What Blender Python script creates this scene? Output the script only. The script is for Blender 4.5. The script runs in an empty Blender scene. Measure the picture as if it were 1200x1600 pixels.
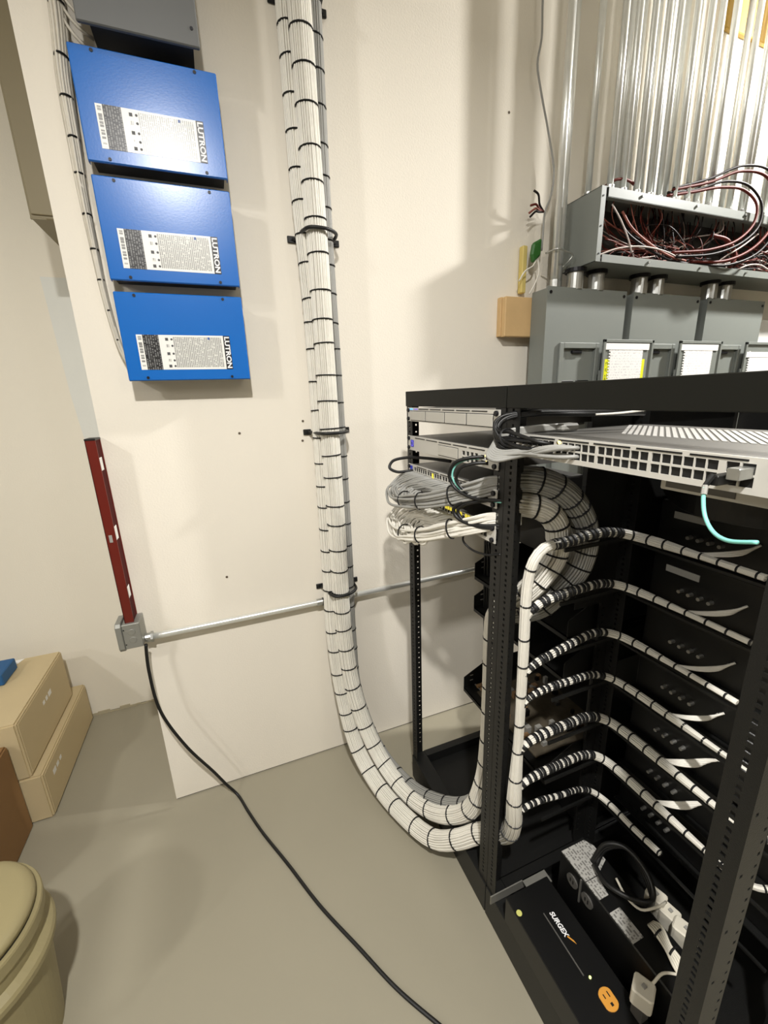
import bpy, bmesh, math, random
from mathutils import Vector, Matrix, Quaternion

# ------------------------------------------------------------------ camera, world, light, exposure
sc = bpy.context.scene
COL = sc.collection
cam_d = bpy.data.cameras.new('camera'); cam = bpy.data.objects.new('camera', cam_d); COL.objects.link(cam)
cam_d.sensor_fit = 'VERTICAL'; cam_d.sensor_height = 36.0; cam_d.lens = 36.0 * 652.15 / 1600.0
cam_d.clip_start = 0.02
RC = ((0.93134291, -0.3625956, -0.03353814), (-0.12660535, -0.23607739, -0.96345137), (0.34142564, 0.90154972, -0.26577555))
rx, dn, fw = (Vector(r) for r in RC)
m = Matrix((rx, -dn, -fw)).transposed().to_4x4(); m.translation = Vector((0, -1.553, 1.545))
cam.matrix_world = m
sc.camera = cam
w = bpy.data.worlds.new('world'); sc.world = w; w.use_nodes = True
w.node_tree.nodes['Background'].inputs[0].default_value = (1.0, 0.95, 0.88, 1)
w.node_tree.nodes['Background'].inputs[1].default_value = 0.05
sc.view_settings.view_transform = 'Standard'; sc.view_settings.look = 'None'
sc.view_settings.exposure = -0.5; sc.view_settings.gamma = 1.0; sc.view_settings.use_curve_mapping = False

def lamp(name, loc, power, radius, aim=None, col=(1.0, 0.98, 0.945), spread=180):
    d = bpy.data.lights.new(name, 'AREA'); d.shape = 'DISK'; d.size = radius * 2; d.energy = power; d.color = col; d.spread = math.radians(spread)
    o = bpy.data.objects.new(name, d); COL.objects.link(o); o.location = loc
    if aim is not None:
        o.rotation_euler = (Vector(aim) - Vector(loc)).to_track_quat('-Z', 'Y').to_euler()
    return o
CEIL = 3.25
lamp('downlight_key', (-0.08, -2.03, 3.02), 88, 0.05, (-0.02, -1.6, 0.0), spread=150)
lamp('downlight_panels', (3.0, -0.80, 3.05), 128, 0.06, (2.0, -0.2, 1.8))
lamp('downlight_far', (-4.4, -3.2, 3.1), 30, 0.08, (-1.0, -0.5, 0.6))
lamp('fill_light_room', (2.0, -4.6, 3.15), 20, 0.25, (1.0, -1.0, 0.4))  # added soft fill lamp that evens out the wall brightness
lamp('fill_light_left', (-2.6, -2.0, 3.15), 40, 0.12, (-1.2, 0.2, 0.6))  # added fill lamp that brightens the recessed wall

# ------------------------------------------------------------------ helpers
rnd = random.Random(7)
def V(*a): return Vector(a)

class A:
    """collects shapes in world coordinates; build() links them as one mesh object"""
    def __init__(s): s.v = []; s.f = []
    def box(s, x0, x1, y0, y1, z0, z1):
        b = len(s.v)
        s.v += [(x0,y0,z0),(x1,y0,z0),(x1,y1,z0),(x0,y1,z0),(x0,y0,z1),(x1,y0,z1),(x1,y1,z1),(x0,y1,z1)]
        s.f += [tuple(b+i for i in q) for q in ((0,3,2,1),(4,5,6,7),(0,1,5,4),(1,2,6,5),(2,3,7,6),(3,0,4,7))]
        return s
    def ring_tube(s, rings, closed_ends=True):
        n = len(rings[0]); b = len(s.v)
        for r in rings: s.v += [tuple(p) for p in r]
        for i in range(len(rings)-1):
            for j in range(n):
                k = (j+1) % n
                s.f.append((b+i*n+j, b+i*n+k, b+(i+1)*n+k, b+(i+1)*n+j))
        if closed_ends:
            s.f.append(tuple(b+j for j in reversed(range(n))))
            e = b+(len(rings)-1)*n
            s.f.append(tuple(e+j for j in range(n)))
        return s
    def tube(s, pts, r, n=6, step=None, smooth=True):
        P = resample(pts, step or 0.02) if smooth else [Vector(p) for p in pts]
        F = frames(P)
        rings = []
        for i, (p, t, u, v) in enumerate(F):
            rr = r(i/(len(F)-1)) if callable(r) else r
            rings.append([p + u*(rr*math.cos(2*math.pi*k/n)) + v*(rr*math.sin(2*math.pi*k/n)) for k in range(n)])
        return s.ring_tube(rings)
    def cyl(s, p0, p1, r, n=16, r1=None):
        p0 = Vector(p0); p1 = Vector(p1)
        F = frames([p0, p1]); rings = []
        for i, (p, t, u, v) in enumerate(F):
            rr = r if i == 0 or r1 is None else r1
            rings.append([p + u*(rr*math.cos(2*math.pi*k/n)) + v*(rr*math.sin(2*math.pi*k/n)) for k in range(n)])
        return s.ring_tube(rings)
    def lathe(s, cx, cy, prof, n=40, sx=1.0, sy=1.0):
        rings = [[(cx + r*sx*math.cos(2*math.pi*k/n), cy + r*sy*math.sin(2*math.pi*k/n), z) for k in range(n)] for r, z in prof]
        return s.ring_tube(rings)
    def prism(s, poly, d):
        """extrude a polygon (list of 3D points) by vector d"""
        n = len(poly); b = len(s.v); d = Vector(d)
        s.v += [tuple(p) for p in poly] + [tuple(Vector(p)+d) for p in poly]
        s.f.append(tuple(b+i for i in reversed(range(n)))); s.f.append(tuple(b+n+i for i in range(n)))
        for i in range(n):
            k = (i+1) % n
            s.f.append((b+i, b+k, b+n+k, b+n+i))
        return s
    def plate(s, x0, x1, y0, y1, z0, z1, holes, axis='X'):
        """plate with rectangular holes; holes are (a0,a1,z0,z1) in (y,z) for axis X, (x,z) for axis Y"""
        a0, a1 = (y0, y1) if axis == 'X' else (x0, x1)
        As = sorted({a0, a1} | {min(max(h[i], a0), a1) for h in holes for i in (0, 1)})
        Zs = sorted({z0, z1} | {min(max(h[i], z0), z1) for h in holes for i in (2, 3)})
        for i in range(len(As)-1):
            run = None
            for j in range(len(Zs)-1):
                am = (As[i]+As[i+1])/2; zm = (Zs[j]+Zs[j+1])/2
                hole = any(h[0] < am < h[1] and h[2] < zm < h[3] for h in holes)
                if not hole and run is None: run = Zs[j]
                if (hole or j == len(Zs)-2) and run is not None:
                    ze = Zs[j] if hole else Zs[j+1]
                    if axis == 'X': s.box(x0, x1, As[i], As[i+1], run, ze)
                    else: s.box(As[i], As[i+1], y0, y1, run, ze)
                    run = None
        return s
    def build(s, name, mat, parent=None, bev=0, smooth=False, seg=1):
        org = ORG.get(parent.name, Vector()) if parent else None
        if org is None:
            xs = [p[0] for p in s.v]; ys = [p[1] for p in s.v]; zs = [p[2] for p in s.v]
            org = Vector(((min(xs)+max(xs))/2, (min(ys)+max(ys))/2, min(zs)))
        me = bpy.data.meshes.new(name)
        me.from_pydata([(p[0]-org.x, p[1]-org.y, p[2]-org.z) for p in s.v], [], s.f)
        bm = bmesh.new(); bm.from_mesh(me)
        if bev:
            bm.normal_update()
            es = [e for e in bm.edges if len(e.link_faces) == 2 and e.calc_face_angle(0) > 0.6]
            bmesh.ops.bevel(bm, geom=es, offset=bev, segments=seg, affect='EDGES', clamp_overlap=True)
        bmesh.ops.recalc_face_normals(bm, faces=bm.faces)
        bm.to_mesh(me); bm.free()
        if smooth:
            me.shade_smooth()
        me.materials.append(mat)
        o = bpy.data.objects.new(name, me); COL.objects.link(o)
        if parent: o.parent = parent
        else: o.location = org
        ORG[o.name] = org
        return o
ORG = {}

def resample(pts, step):
    P = [Vector(p) for p in pts]
    if len(P) == 2:
        n = max(1, int((P[1]-P[0]).length/step)); return [P[0].lerp(P[1], i/n) for i in range(n+1)]
    ext = [P[0]*2-P[1]] + P + [P[-1]*2-P[-2]]
    out = []
    for i in range(1, len(ext)-2):
        a, b, c, d = ext[i-1:i+3]
        t0 = 0.0; t1 = t0 + max((b-a).length, 1e-5)**.5; t2 = t1 + max((c-b).length, 1e-5)**.5; t3 = t2 + max((d-c).length, 1e-5)**.5
        n = max(1, int(math.ceil((c-b).length/step)))
        for k in range(n):
            t = t1 + (t2-t1)*k/n
            A1 = a*((t1-t)/(t1-t0)) + b*((t-t0)/(t1-t0)); A2 = b*((t2-t)/(t2-t1)) + c*((t-t1)/(t2-t1)); A3 = c*((t3-t)/(t3-t2)) + d*((t-t2)/(t3-t2))
            B1 = A1*((t2-t)/(t2-t0)) + A2*((t-t0)/(t2-t0)); B2 = A2*((t3-t)/(t3-t1)) + A3*((t-t1)/(t3-t1))
            out.append(B1*((t2-t)/(t2-t1)) + B2*((t-t1)/(t2-t1)))
    out.append(P[-1]); return out

def frames(P):
    T = []
    for i in range(len(P)):
        d = P[min(i+1, len(P)-1)] - P[max(i-1, 0)]
        T.append(d.normalized() if d.length > 1e-9 else V(0, 0, 1))
    u = T[0].cross(V(0, 0, 1) if abs(T[0].z) < .9 else V(1, 0, 0)).normalized()
    out = []
    for i, t in enumerate(T):
        if i: u = T[i-1].rotation_difference(t) @ u
        u = (u - t*u.dot(t)).normalized()
        out.append((P[i], t, u, t.cross(u)))
    return out

def tag(o, label=None, cat=None, group=None, kind=None):
    if label: o['label'] = label
    if cat: o['category'] = cat
    if group: o['group'] = group
    if kind: o['kind'] = kind
    return o
def thing(name, label, cat, loc=(0, 0, 0), group=None):
    o = bpy.data.objects.new(name, None); COL.objects.link(o); o.location = loc; o.empty_display_size = .05
    ORG[o.name] = Vector(loc)
    return tag(o, label, cat, group)
def inst(name, me, parent, loc, rot=None, scale=(1, 1, 1)):
    """a repeat of a small piece sharing its mesh; loc in world coordinates"""
    o = bpy.data.objects.new(name, me); COL.objects.link(o)
    org = Vector()
    if parent: o.parent = parent; org = ORG[parent.name]
    o.location = Vector(loc) - org
    if rot is not None: o.rotation_mode = 'QUATERNION'; o.rotation_quaternion = rot
    o.scale = scale
    return o
def mesh_of(acc, name, mat, smooth=False, bev=0):
    me = bpy.data.meshes.new(name); me.from_pydata([tuple(p) for p in acc.v], [], acc.f)
    bm = bmesh.new(); bm.from_mesh(me)
    if bev:
        bm.normal_update(); bmesh.ops.bevel(bm, geom=[e for e in bm.edges if len(e.link_faces) == 2 and e.calc_face_angle(0) > .6], offset=bev, segments=1, affect='EDGES', clamp_overlap=True)
    bmesh.ops.recalc_face_normals(bm, faces=bm.faces); bm.to_mesh(me); bm.free()
    if smooth: me.shade_smooth()
    me.materials.append(mat); return me
def text(body, name, mat, parent, size, loc, right, up, stretch=1.0, spacing=1.0, bold=0.0, shear=0.0):
    cu = bpy.data.curves.new(name, 'FONT'); cu.body = body; cu.size = size; cu.align_x = 'CENTER'; cu.align_y = 'CENTER'
    cu.extrude = 0.0003; cu.space_character = spacing; cu.offset = bold; cu.shear = shear
    t = bpy.data.objects.new(name, cu); COL.objects.link(t)
    bpy.context.view_layer.update()
    me = bpy.data.meshes.new_from_object(t.evaluated_get(bpy.context.evaluated_depsgraph_get()))
    bpy.data.objects.remove(t); bpy.data.curves.remove(cu)
    r = Vector(right).normalized()*stretch; u = Vector(up).normalized(); n = r.cross(u).normalized()
    M4 = Matrix((r, u, n)).transposed().to_4x4(); M4.translation = Vector(loc) - ORG[parent.name]
    me.transform(M4)
    me.materials.clear(); me.materials.append(mat)
    o = bpy.data.objects.new(name, me); COL.objects.link(o); o.parent = parent; ORG[o.name] = ORG[parent.name]
    return o

# ------------------------------------------------------------------ materials
def srgb(c):
    return tuple((x/12.92 if x <= .04045 else ((x+.055)/1.055)**2.4) for x in c)
def mat(name, c, rough=.5, metal=0.0, var=0.06, scale=6.0, bump=0.0, bscale=80.0, spec=.5, coat=0.0, emit=None):
    c = srgb([x/255 for x in c]); M = bpy.data.materials.new(name); M.use_nodes = True
    nt = M.node_tree; N = nt.nodes; L = nt.links; b = N['Principled BSDF']
    b.inputs['Roughness'].default_value = rough; b.inputs['Metallic'].default_value = metal
    b.inputs['Specular IOR Level'].default_value = spec; b.inputs['Coat Weight'].default_value = coat
    tc = N.new('ShaderNodeTexCoord'); nz = N.new('ShaderNodeTexNoise'); nz.inputs['Scale'].default_value = scale; nz.inputs['Detail'].default_value = 4
    L.new(tc.outputs['Object'], nz.inputs['Vector'])
    mx = N.new('ShaderNodeMix'); mx.data_type = 'RGBA'
    mx.inputs[6].default_value = tuple(x*(1-var) for x in c)+(1,); mx.inputs[7].default_value = tuple(min(1, x*(1+var)) for x in c)+(1,)
    L.new(nz.outputs['Fac'], mx.inputs[0]); L.new(mx.outputs[2], b.inputs['Base Color'])
    if bump:
        n2 = N.new('ShaderNodeTexNoise'); n2.inputs['Scale'].default_value = bscale; n2.inputs['Detail'].default_value = 3
        L.new(tc.outputs['Object'], n2.inputs['Vector'])
        bp = N.new('ShaderNodeBump'); bp.inputs['Strength'].default_value = bump; bp.inputs['Distance'].default_value = .002
        L.new(n2.outputs['Fac'], bp.inputs['Height']); L.new(bp.outputs['Normal'], b.inputs['Normal'])
    if emit:
        b.inputs['Emission Color'].default_value = srgb([x/255 for x in emit[0]])+(1,); b.inputs['Emission Strength'].default_value = emit[1]
    return M
def print_mat(name, bg, ink, read='Z', rows='X', pitch=.004, wscale=300.0, dens=.5, rough=.4, handwriting=False, metal=0.0):
    """faint lines of print too small to read: rows of broken ink strokes"""
    M = mat(name, bg, rough, metal, .03)
    nt = M.node_tree; N = nt.nodes; L = nt.links; b = N['Principled BSDF']
    base = b.inputs['Base Color'].links[0].from_socket
    tc = N.new('ShaderNodeTexCoord'); sp = N.new('ShaderNodeSeparateXYZ'); L.new(tc.outputs['Object'], sp.inputs[0])
    def math_(op, a, bb=None):
        n = N.new('ShaderNodeMath'); n.operation = op
        for i, q in enumerate((a, bb)):
            if q is None: continue
            if isinstance(q, (int, float)): n.inputs[i].default_value = q
            else: L.new(q, n.inputs[i])
        return n.outputs[0]
    r = math_('DIVIDE', sp.outputs[rows], pitch); fr = math_('FRACT', r); fl = math_('FLOOR', r)
    row = math_('LESS_THAN', fr, .55)
    cx = N.new('ShaderNodeCombineXYZ'); L.new(math_('MULTIPLY', sp.outputs[read], wscale), cx.inputs[0]); L.new(math_('MULTIPLY', fl, 3.7), cx.inputs[1])
    if handwriting: L.new(math_('MULTIPLY', r, 2.2), cx.inputs[2])
    nz = N.new('ShaderNodeTexNoise'); nz.inputs['Scale'].default_value = 1.0; nz.inputs['Detail'].default_value = 2; L.new(cx.outputs[0], nz.inputs['Vector'])
    ink_m = math_('MULTIPLY', row, math_('GREATER_THAN', nz.outputs['Fac'], 1-dens))
    mx = N.new('ShaderNodeMix'); mx.data_type = 'RGBA'; L.new(ink_m, mx.inputs[0]); L.new(base, mx.inputs[6])
    mx.inputs[7].default_value = srgb([x/255 for x in ink])+(1,)
    L.new(mx.outputs[2], b.inputs['Base Color'])
    return M

M_wall = mat('painted_drywall', (233, 226, 212), .75, 0, .025, 1.6, .25, 160)
M_wall2 = mat('painted_drywall_recess', (232, 226, 211), .75, 0, .03, 1.3, .25, 160)
M_patch = mat('pale_primer', (224, 225, 219), .8, 0, .03, 5, .2, 120)
M_floor = mat('grey_floor_paint', (150, 144, 126), .42, 0, .06, 2.2, .12, 40)
M_ceil = mat('ceiling_paint', (228, 224, 215), .9, 0, .02)
M_gap = mat('dark_gap', (70, 62, 52), .9)
M_spot = mat('wall_nick', (96, 84, 70), .9)
M_blue = mat('blue_enamel', (8, 98, 182), .27, 0, .03, 8, .04, 250, spec=.5)
M_boxin = mat('enclosure_black', (26, 28, 32), .5)
M_grey_dark = mat('dark_grey_enamel', (92, 93, 92), .5, 0, .06, 5)
M_screw = mat('dark_screw', (30, 30, 34), .4, .5)
M_label_w = mat('label_white', (232, 231, 226), .35)
M_label_k = mat('label_black', (22, 22, 24), .35)
M_label_pr = print_mat('label_small_print', (216, 215, 209), (146, 146, 143), 'Z', 'X', .0050, 300, .60, .3)
M_label_kp = print_mat('label_black_print', (26, 26, 28), (120, 120, 120), 'Z', 'X', .006, 300, .52, .35)
M_label_wp = print_mat('label_white_print', (232, 231, 226), (130, 130, 128), 'Z', 'X', .016, 300, .5, .35)
M_icon = mat('icon_grey', (70, 70, 72), .5)
M_txt_w = mat('lettering_white', (238, 238, 238), .45)
M_cable_w = mat('white_cable_jacket', (226, 222, 211), .42, 0, .10, 30)
M_cable_g = mat('grey_cable_jacket', (150, 149, 144), .42, 0, .08, 30)
M_cable_t = mat('tan_cable_jacket', (206, 199, 184), .45, 0, .10, 40)
M_cable_k = mat('black_cable_jacket', (15, 15, 15), .45)
M_aqua = mat('aqua_fibre_jacket', (132, 208, 196), .4)
M_tie = mat('black_cable_tie', (16, 16, 17), .6)
M_rack = mat('black_rack_powder', (19, 19, 18), .45, 0, .12, 20, .3, 500, spec=.4)
M_rack2 = mat('rack_bar_satin', (24, 24, 20), .5, 0, .05, 10, spec=.2)
M_amp = mat('black_amplifier', (9, 9, 9), .4, 0, .1, 20)
M_sil = mat('silver_faceplate', (205, 202, 194), .38, .15, .03, 20)
M_sil2 = mat('silver_bay_cover', (198, 195, 186), .4, .15, .02, 20)
M_chas = mat('grey_chassis_top', (96, 94, 90), .45, .3, .04, 20)
M_port = mat('port_black', (8, 8, 8), .6)
M_steel = mat('galvanized_steel', (226, 227, 223), .3, .6, .10, 25, .05, 60)
M_steel2 = mat('galvanized_fitting', (186, 187, 184), .32, .9, .12, 40, .1, 80)
M_panel = mat('grey_panel_enamel', (122, 126, 121), .45, 0, .03, 6)
M_panel_d = mat('panel_inside_grey', (104, 108, 104), .5, 0, .03, 6)
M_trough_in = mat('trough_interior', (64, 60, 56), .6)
M_wood = mat('pine_block', (206, 172, 122), .6, 0, .12, 14, .2, 60)
M_brk = mat('breaker_black', (30, 31, 32), .45)
M_paper = print_mat('handwritten_paper', (236, 234, 230), (208, 206, 206), 'X', 'Z', .011, 120, .48, .7, True)
M_paper_p = mat('white_tape', (240, 238, 234), .6)
M_yellow = mat('yellow_warning_label', (226, 228, 40), .5)
M_wire_r = mat('wire_redbrown', (96, 36, 28), .5, spec=.2)
M_wire_k = mat('wire_black', (26, 20, 19), .5, spec=.2)
M_wire_w = mat('wire_white', (190, 176, 168), .5, spec=.2)
M_wire_pk = mat('wire_salmon', (140, 84, 72), .5, spec=.2)
M_green = mat('wire_green', (34, 92, 26), .4)
M_ylw = mat('strap_yellow', (206, 186, 110), .6)
M_red = mat('red_level_enamel', (98, 22, 12), .35, 0, .05)
M_red_d = mat('red_level_web', (70, 12, 8), .75, 0, .05, spec=.15)
M_jbox = mat('grey_junction_box', (150, 150, 144), .45, .5, .06, 20)
M_carton = mat('tan_carton', (196, 178, 140), .7, 0, .05, 5, .15, 60)
M_carton_b = mat('brown_carton', (132, 98, 58), .75, 0, .06, 6, .15, 60)
M_blue_c = mat('blue_carton', (30, 88, 140), .6)
M_bin = mat('beige_plastic_bin', (150, 139, 102), .5, 0, .04, 6, .1, 120)
M_bin_gap = mat('bin_seam', (36, 34, 26), .8)
M_duct = mat('beige_cabinet_enamel', (136, 126, 100), .5, 0, .05, 3)
M_led_y = mat('yellow_led', (210, 200, 60), .4, emit=((255, 230, 60), 1.0))
M_led_c = mat('cyan_display', (80, 170, 230), .4, emit=((110, 190, 255), 1.6))
M_led_v = mat('violet_display', (120, 100, 220), .4, emit=((130, 110, 240), .7))
M_led_warm = mat('link_led', (250, 220, 130), .4, emit=((255, 225, 130), 4.0))
M_logo_b = mat('blue_logo_display', (40, 50, 150), .35, emit=((50, 60, 190), .35))
M_label_g = print_mat('grey_equipment_label', (168, 166, 160), (112, 110, 106), 'Y', 'X', .008, 160, .5, .6)
M_label_gp = mat('grey_label_plain', (150, 148, 142), .6)
M_knob = mat('silver_terminal', (176, 174, 168), .3, .8)
M_alu = mat('aluminium_bracket', (150, 148, 140), .4, .5)
M_wart = mat('white_adapter', (214, 208, 192), .45)
M_orange = mat('orange_outlet', (214, 150, 60), .45)
M_strip = mat('pale_strip_metal', (196, 194, 190), .45, .3)
M_mustard = mat('mustard_board', (176, 142, 62), .6)
M_copper = mat('copper_terminal', (150, 118, 84), .45, .2)

# ------------------------------------------------------------------ setting
XE = -0.352                     # free end of the main wall
tag(A().box(-6, 6.5, -5.5, 0.9, -.08, 0).build('floor', M_floor), kind='structure')
tag(A().box(-6, 6.5, -5.5, 0.9, CEIL, CEIL+.1).build('ceiling', M_ceil), kind='structure')
wc = tag(A().box(XE, 6.5, 0, 0.9, .006, CEIL).build('wall_center', M_wall), kind='structure')
wl = tag(A().box(-6, XE, .70, .9, .008, CEIL).build('wall_left', M_wall2), kind='structure')
tag(A().box(6.5, 6.6, -5.5, .9, 0, CEIL).build('wall_right', M_wall), kind='structure')
tag(A().box(-6.1, -6, -5.5, .9, 0, CEIL).build('wall_side', M_wall), kind='structure')
tag(A().box(-6, 6.5, -5.6, -5.5, 0, CEIL).build('wall_back', M_wall), kind='structure')
tag(A().box(XE+.003, 6.5, .004, .02, 0, .006).build('trim_1', M_gap), kind='structure')
a = A()
x = -1.6
while x < XE-.01:
    x1 = x + rnd.uniform(.02, .06); h = rnd.uniform(.004, .018); d = rnd.uniform(.002, .008)
    a.box(x, min(x1, XE-.002), .70-d, .702, 0, h); x = x1
tag(a.build('trim_2', mat('ragged_board_edge', (176, 166, 140), .85)), kind='structure')
tag(A().prism([(-.60, .697, 2.06), (-.585, .697, 1.6), (-.555, .697, 1.2), (-.535, .697, .84), (-.43, .697, .84), (-.36, .697, 1.42), (-.36, .697, 2.06)], (0, .006, 0)).build('trim_3', M_patch), kind='structure')
for i, (px, pz) in enumerate(((.062, 1.44), (.278, 1.40), (.285, 1.47), (1.13, 2.53), (-.045, .92))):
    A().cyl((px, .002, pz), (px, -.0015, pz), .0045, 8).build('screw_hole', M_spot, wc)

# ------------------------------------------------------------------ beige cabinet high on the recessed wall
t = thing('metal_cabinet', 'beige metal cabinet high up on the recessed wall, cut off by the wall end', 'cabinet', (-.3, .5, 2.139))
A().box(-.484, -.355, .30, .70, 2.139, 3.1).build('cabinet_body', M_duct, t, .004)
A().box(-.478, -.358, .294, .30, 2.15, 3.09).build('cabinet_door', M_duct, t, .002)
A().box(-.484, -.44, .30, .31, 2.1385, 2.142).build('bottom_flange', M_duct, t)

# ------------------------------------------------------------------ blue dimming enclosures
def blue_box(zt, zb, pos, first=False):
    t = thing('control_enclosure', 'blue metal control enclosure with white label, ' + pos, 'enclosure', (-.06, 0, zb), 'blue enclosures on the wall')
    x0, x1 = -.2305, .1125
    A().box(x0+.008, x1-.008, -.074, 0, zb+.008, zt-.008).build('enclosure_body', M_boxin, t)
    A().box(x0, x1, -.082, -.072, zb, zt).build('cover', M_blue, t, .0025)
    A().box(x0, x0+.002, -.074, -.058, zb, zt).box(x1-.002, x1, -.074, -.058, zb, zt).box(x0, x1, -.074, -.06, zt-.002, zt).build('cover_lip', M_blue, t)
    for sx in (-.179, .058):
        for sz in (zt-.0085, zb+.0085):
            A().cyl((sx, -.081, sz), (sx, -.0835, sz), .0042, 10).build('screw', M_screw, t)
    # printed label
    a, b = zb+.031, zb+.128
    lb = A().box(-.192, .064, -.0826, -.082, a, b).build('label', M_label_w, t)
    A().box(-.190, -.178, -.0828, -.0825, a+.004, b-.004).build('label_side_print', M_label_wp, lb)
    A().box(-.176, -.134, -.0829, -.0825, a, b).build('label_black_print', M_label_kp, lb)
    A().box(-.097, .040, -.0828, -.0825, a+.006, b-.005).build('label_small_print', M_label_pr, lb)
    for k, zz in enumerate((.085, .067, .045, .026, .010)):
        A().cyl((-.1, -.0825, a+zz), (-.1, -.0829, a+zz), .0032, 8).build('symbol', M_icon, lb)
        A().box(-.117, -.109, -.0829, -.0825, a+zz-.004, a+zz+.004).build('symbol', M_label_pr if k % 2 else M_icon, lb)
    A().box(-.0, .006, -.0830, -.0825, b-.012, b-.005).build('symbol', mat('symbol_blue', (60, 90, 150), .4), lb)
    A().box(.045, .064, -.0830, -.0825, a, b).build('brand_strip', M_label_k, lb)
    text('LUTRON', 'brand_lettering', M_txt_w, lb, .0190, (.0545, -.0832, (a+b)/2), (0, 0, -1), (1, 0, 0), 1.22, 1.0, .0006)
    return t
blue_box(2.409, 2.163, 'topmost of the three')
blue_box(2.133, 1.884, 'middle of the three')
blue_box(1.855, 1.615, 'lowest of the three')
t = thing('grey_enclosure', 'dark grey metal enclosure mounted above the blue ones', 'enclosure', (-.05, 0, 2.43))
A().box(-.17, .062, -.112, 0, 2.44, 2.80).build('enclosure_body', M_boxin, t)
A().box(-.195, .078, -.122, -.11, 2.431, 2.81).build('cover', M_grey_dark, t, .0025)
A().cyl((.062, -.121, 2.468), (.062, -.1235, 2.468), .004, 10).build('screw', M_screw, t)

# ------------------------------------------------------------------ cable bundles
a = A(); n = 16
r0 = [(math.cos(2*math.pi*k/n), math.sin(2*math.pi*k/n)) for k in range(n)]
rings = [[(q*c, q*s_, z) for c, s_ in r0] for q, z in ((.9, -.5), (1, -.5), (1, .5), (.9, .5))]
a.ring_tube(rings, False)
TIE = mesh_of(a, 'cable_tie', M_tie, True)
def path_len(P):
    L = [0.0]
    for i in range(1, len(P)): L.append(L[-1] + (P[i]-P[i-1]).length)
    return L
def strands(acc, F, R, rc, n, seed=0, sx=1.0, sy=1.0, twist=.0, wob=.0006, core=True, ns=5):
    q = random.Random(seed); L = path_len([f[0] for f in F])
    for i in range(n):
        a0 = 2*math.pi*i/n; ph = q.uniform(0, 6.28); fq = q.uniform(6, 14); rr = q.uniform(-.35, .15)*rc; ph2 = q.uniform(0, 6.28)
        rings = []
        for k, (p, t, u, v) in enumerate(F):
            Rk = (R(L[k]/L[-1]) if callable(R) else R) - rc + rr + wob*math.sin(fq*L[k]+ph)
            an = a0 + twist*L[k] + .035*math.sin(fq*.7*L[k]+ph2)
            c = p + u*(Rk*sx*math.cos(an)) + v*(Rk*sy*math.sin(an))
            rings.append([c + u*(rc*math.cos(6.2832*j/ns)) + v*(rc*math.sin(6.2832*j/ns)) for j in range(ns)])
        acc.ring_tube(rings)
    if core:
        rings = []
        for k, (p, t, u, v) in enumerate(F):
            Rk = max((R(L[k]/L[-1]) if callable(R) else R) - 1.5*rc, .001)
            rings.append([p + u*(Rk*sx*math.cos(6.2832*j/12)) + v*(Rk*sy*math.sin(6.2832*j/12)) for j in range(12)])
        acc.ring_tube(rings)
def ties_on(parent, F, R, spacing, start=0.0, end=None, width=.004, sx=1.0, sy=1.0, jit=.12, seed=3):
    q = random.Random(seed); L = path_len([f[0] for f in F]); s = start; end = L[-1] if end is None else end
    while s < end:
        k = min(range(len(L)), key=lambda i: abs(L[i]-s))
        k2 = k; p, t, u, v = F[k]
        if L[k] < s and k+1 < len(L):
            f = (s-L[k])/(L[k+1]-L[k]); p = p.lerp(F[k+1][0], f)
        Rk = (R(s/L[-1]) if callable(R) else R)*1.045
        tt = (t + V(q.uniform(-1, 1), q.uniform(-1, 1), q.uniform(-1, 1))*.06).normalized()
        uu = (u - tt*u.dot(tt)).normalized(); vv = tt.cross(uu)
        rot = Matrix((uu, vv, tt)).transposed().to_quaternion()
        inst('cable_tie', TIE, parent, p, rot, (Rk*sx, Rk*sy, width))
        s += spacing*(1+q.uniform(-jit, jit))
def bundle(name, label, pts, R, rc, n, m, tie=.09, step=.03, tstart=.03, tend=None, seed=0, sx=1.0, sy=1.0, cat='cable bundle', group=None, width=.004, twist=.0, wob=.0006):
    P = resample(pts, step); F = frames(P)
    base = min(P, key=lambda p: p.z)
    t = thing(name, label, cat, tuple(base), group)
    acc = A(); strands(acc, F, R, rc, n, seed, sx, sy, twist, wob)
    tag(acc.build('cable_strands', m, t, smooth=True), kind='stuff')
    if tie: ties_on(t, F, R, tie, tstart, tend, width, sx, sy, seed=seed+1)
    return t, F

B1 = [(.355, -.088, CEIL-.002), (.355, -.088, 2.585), (.357, -.088, 2.319), (.361, -.088, 1.91), (.360, -.088, 1.509), (.362, -.088, 1.139), (.360, -.09, .882), (.362, -.092, .658),
      (.374, -.112, .428), (.404, -.168, .242), (.446, -.265, .118), (.495, -.40, .075), (.552, -.545, .118), (.612, -.640, .215), (.640, -.672, .353), (.652, -.678, .509), (.660, -.668, .70), (.662, -.662, .85), (.664, -.665, .93), (.664, -.69, .97)]
B2 = [(.322, -.052, CEIL-.002), (.326, -.052, 2.57), (.327, -.055, 2.165), (.337, -.055, 1.8), (.334, -.055, 1.135), (.331, -.058, .875), (.326, -.07, .598),
      (.338, -.105, .345), (.362, -.185, .155), (.402, -.30, .070), (.450, -.45, .056), (.506, -.585, .075), (.563, -.662, .140), (.606, -.697, .185), (.634, -.748, .235), (.640, -.800, .298), (.627, -.836, .395), (0.616, -0.845, 0.48), (0.616, -0.846, 0.7), (0.615, -0.846, 0.93), (0.615, -0.847, 1.13), (.622, -.853, 1.178), (.648, -.853, 1.203), (.69, -.85, 1.206)]
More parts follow.
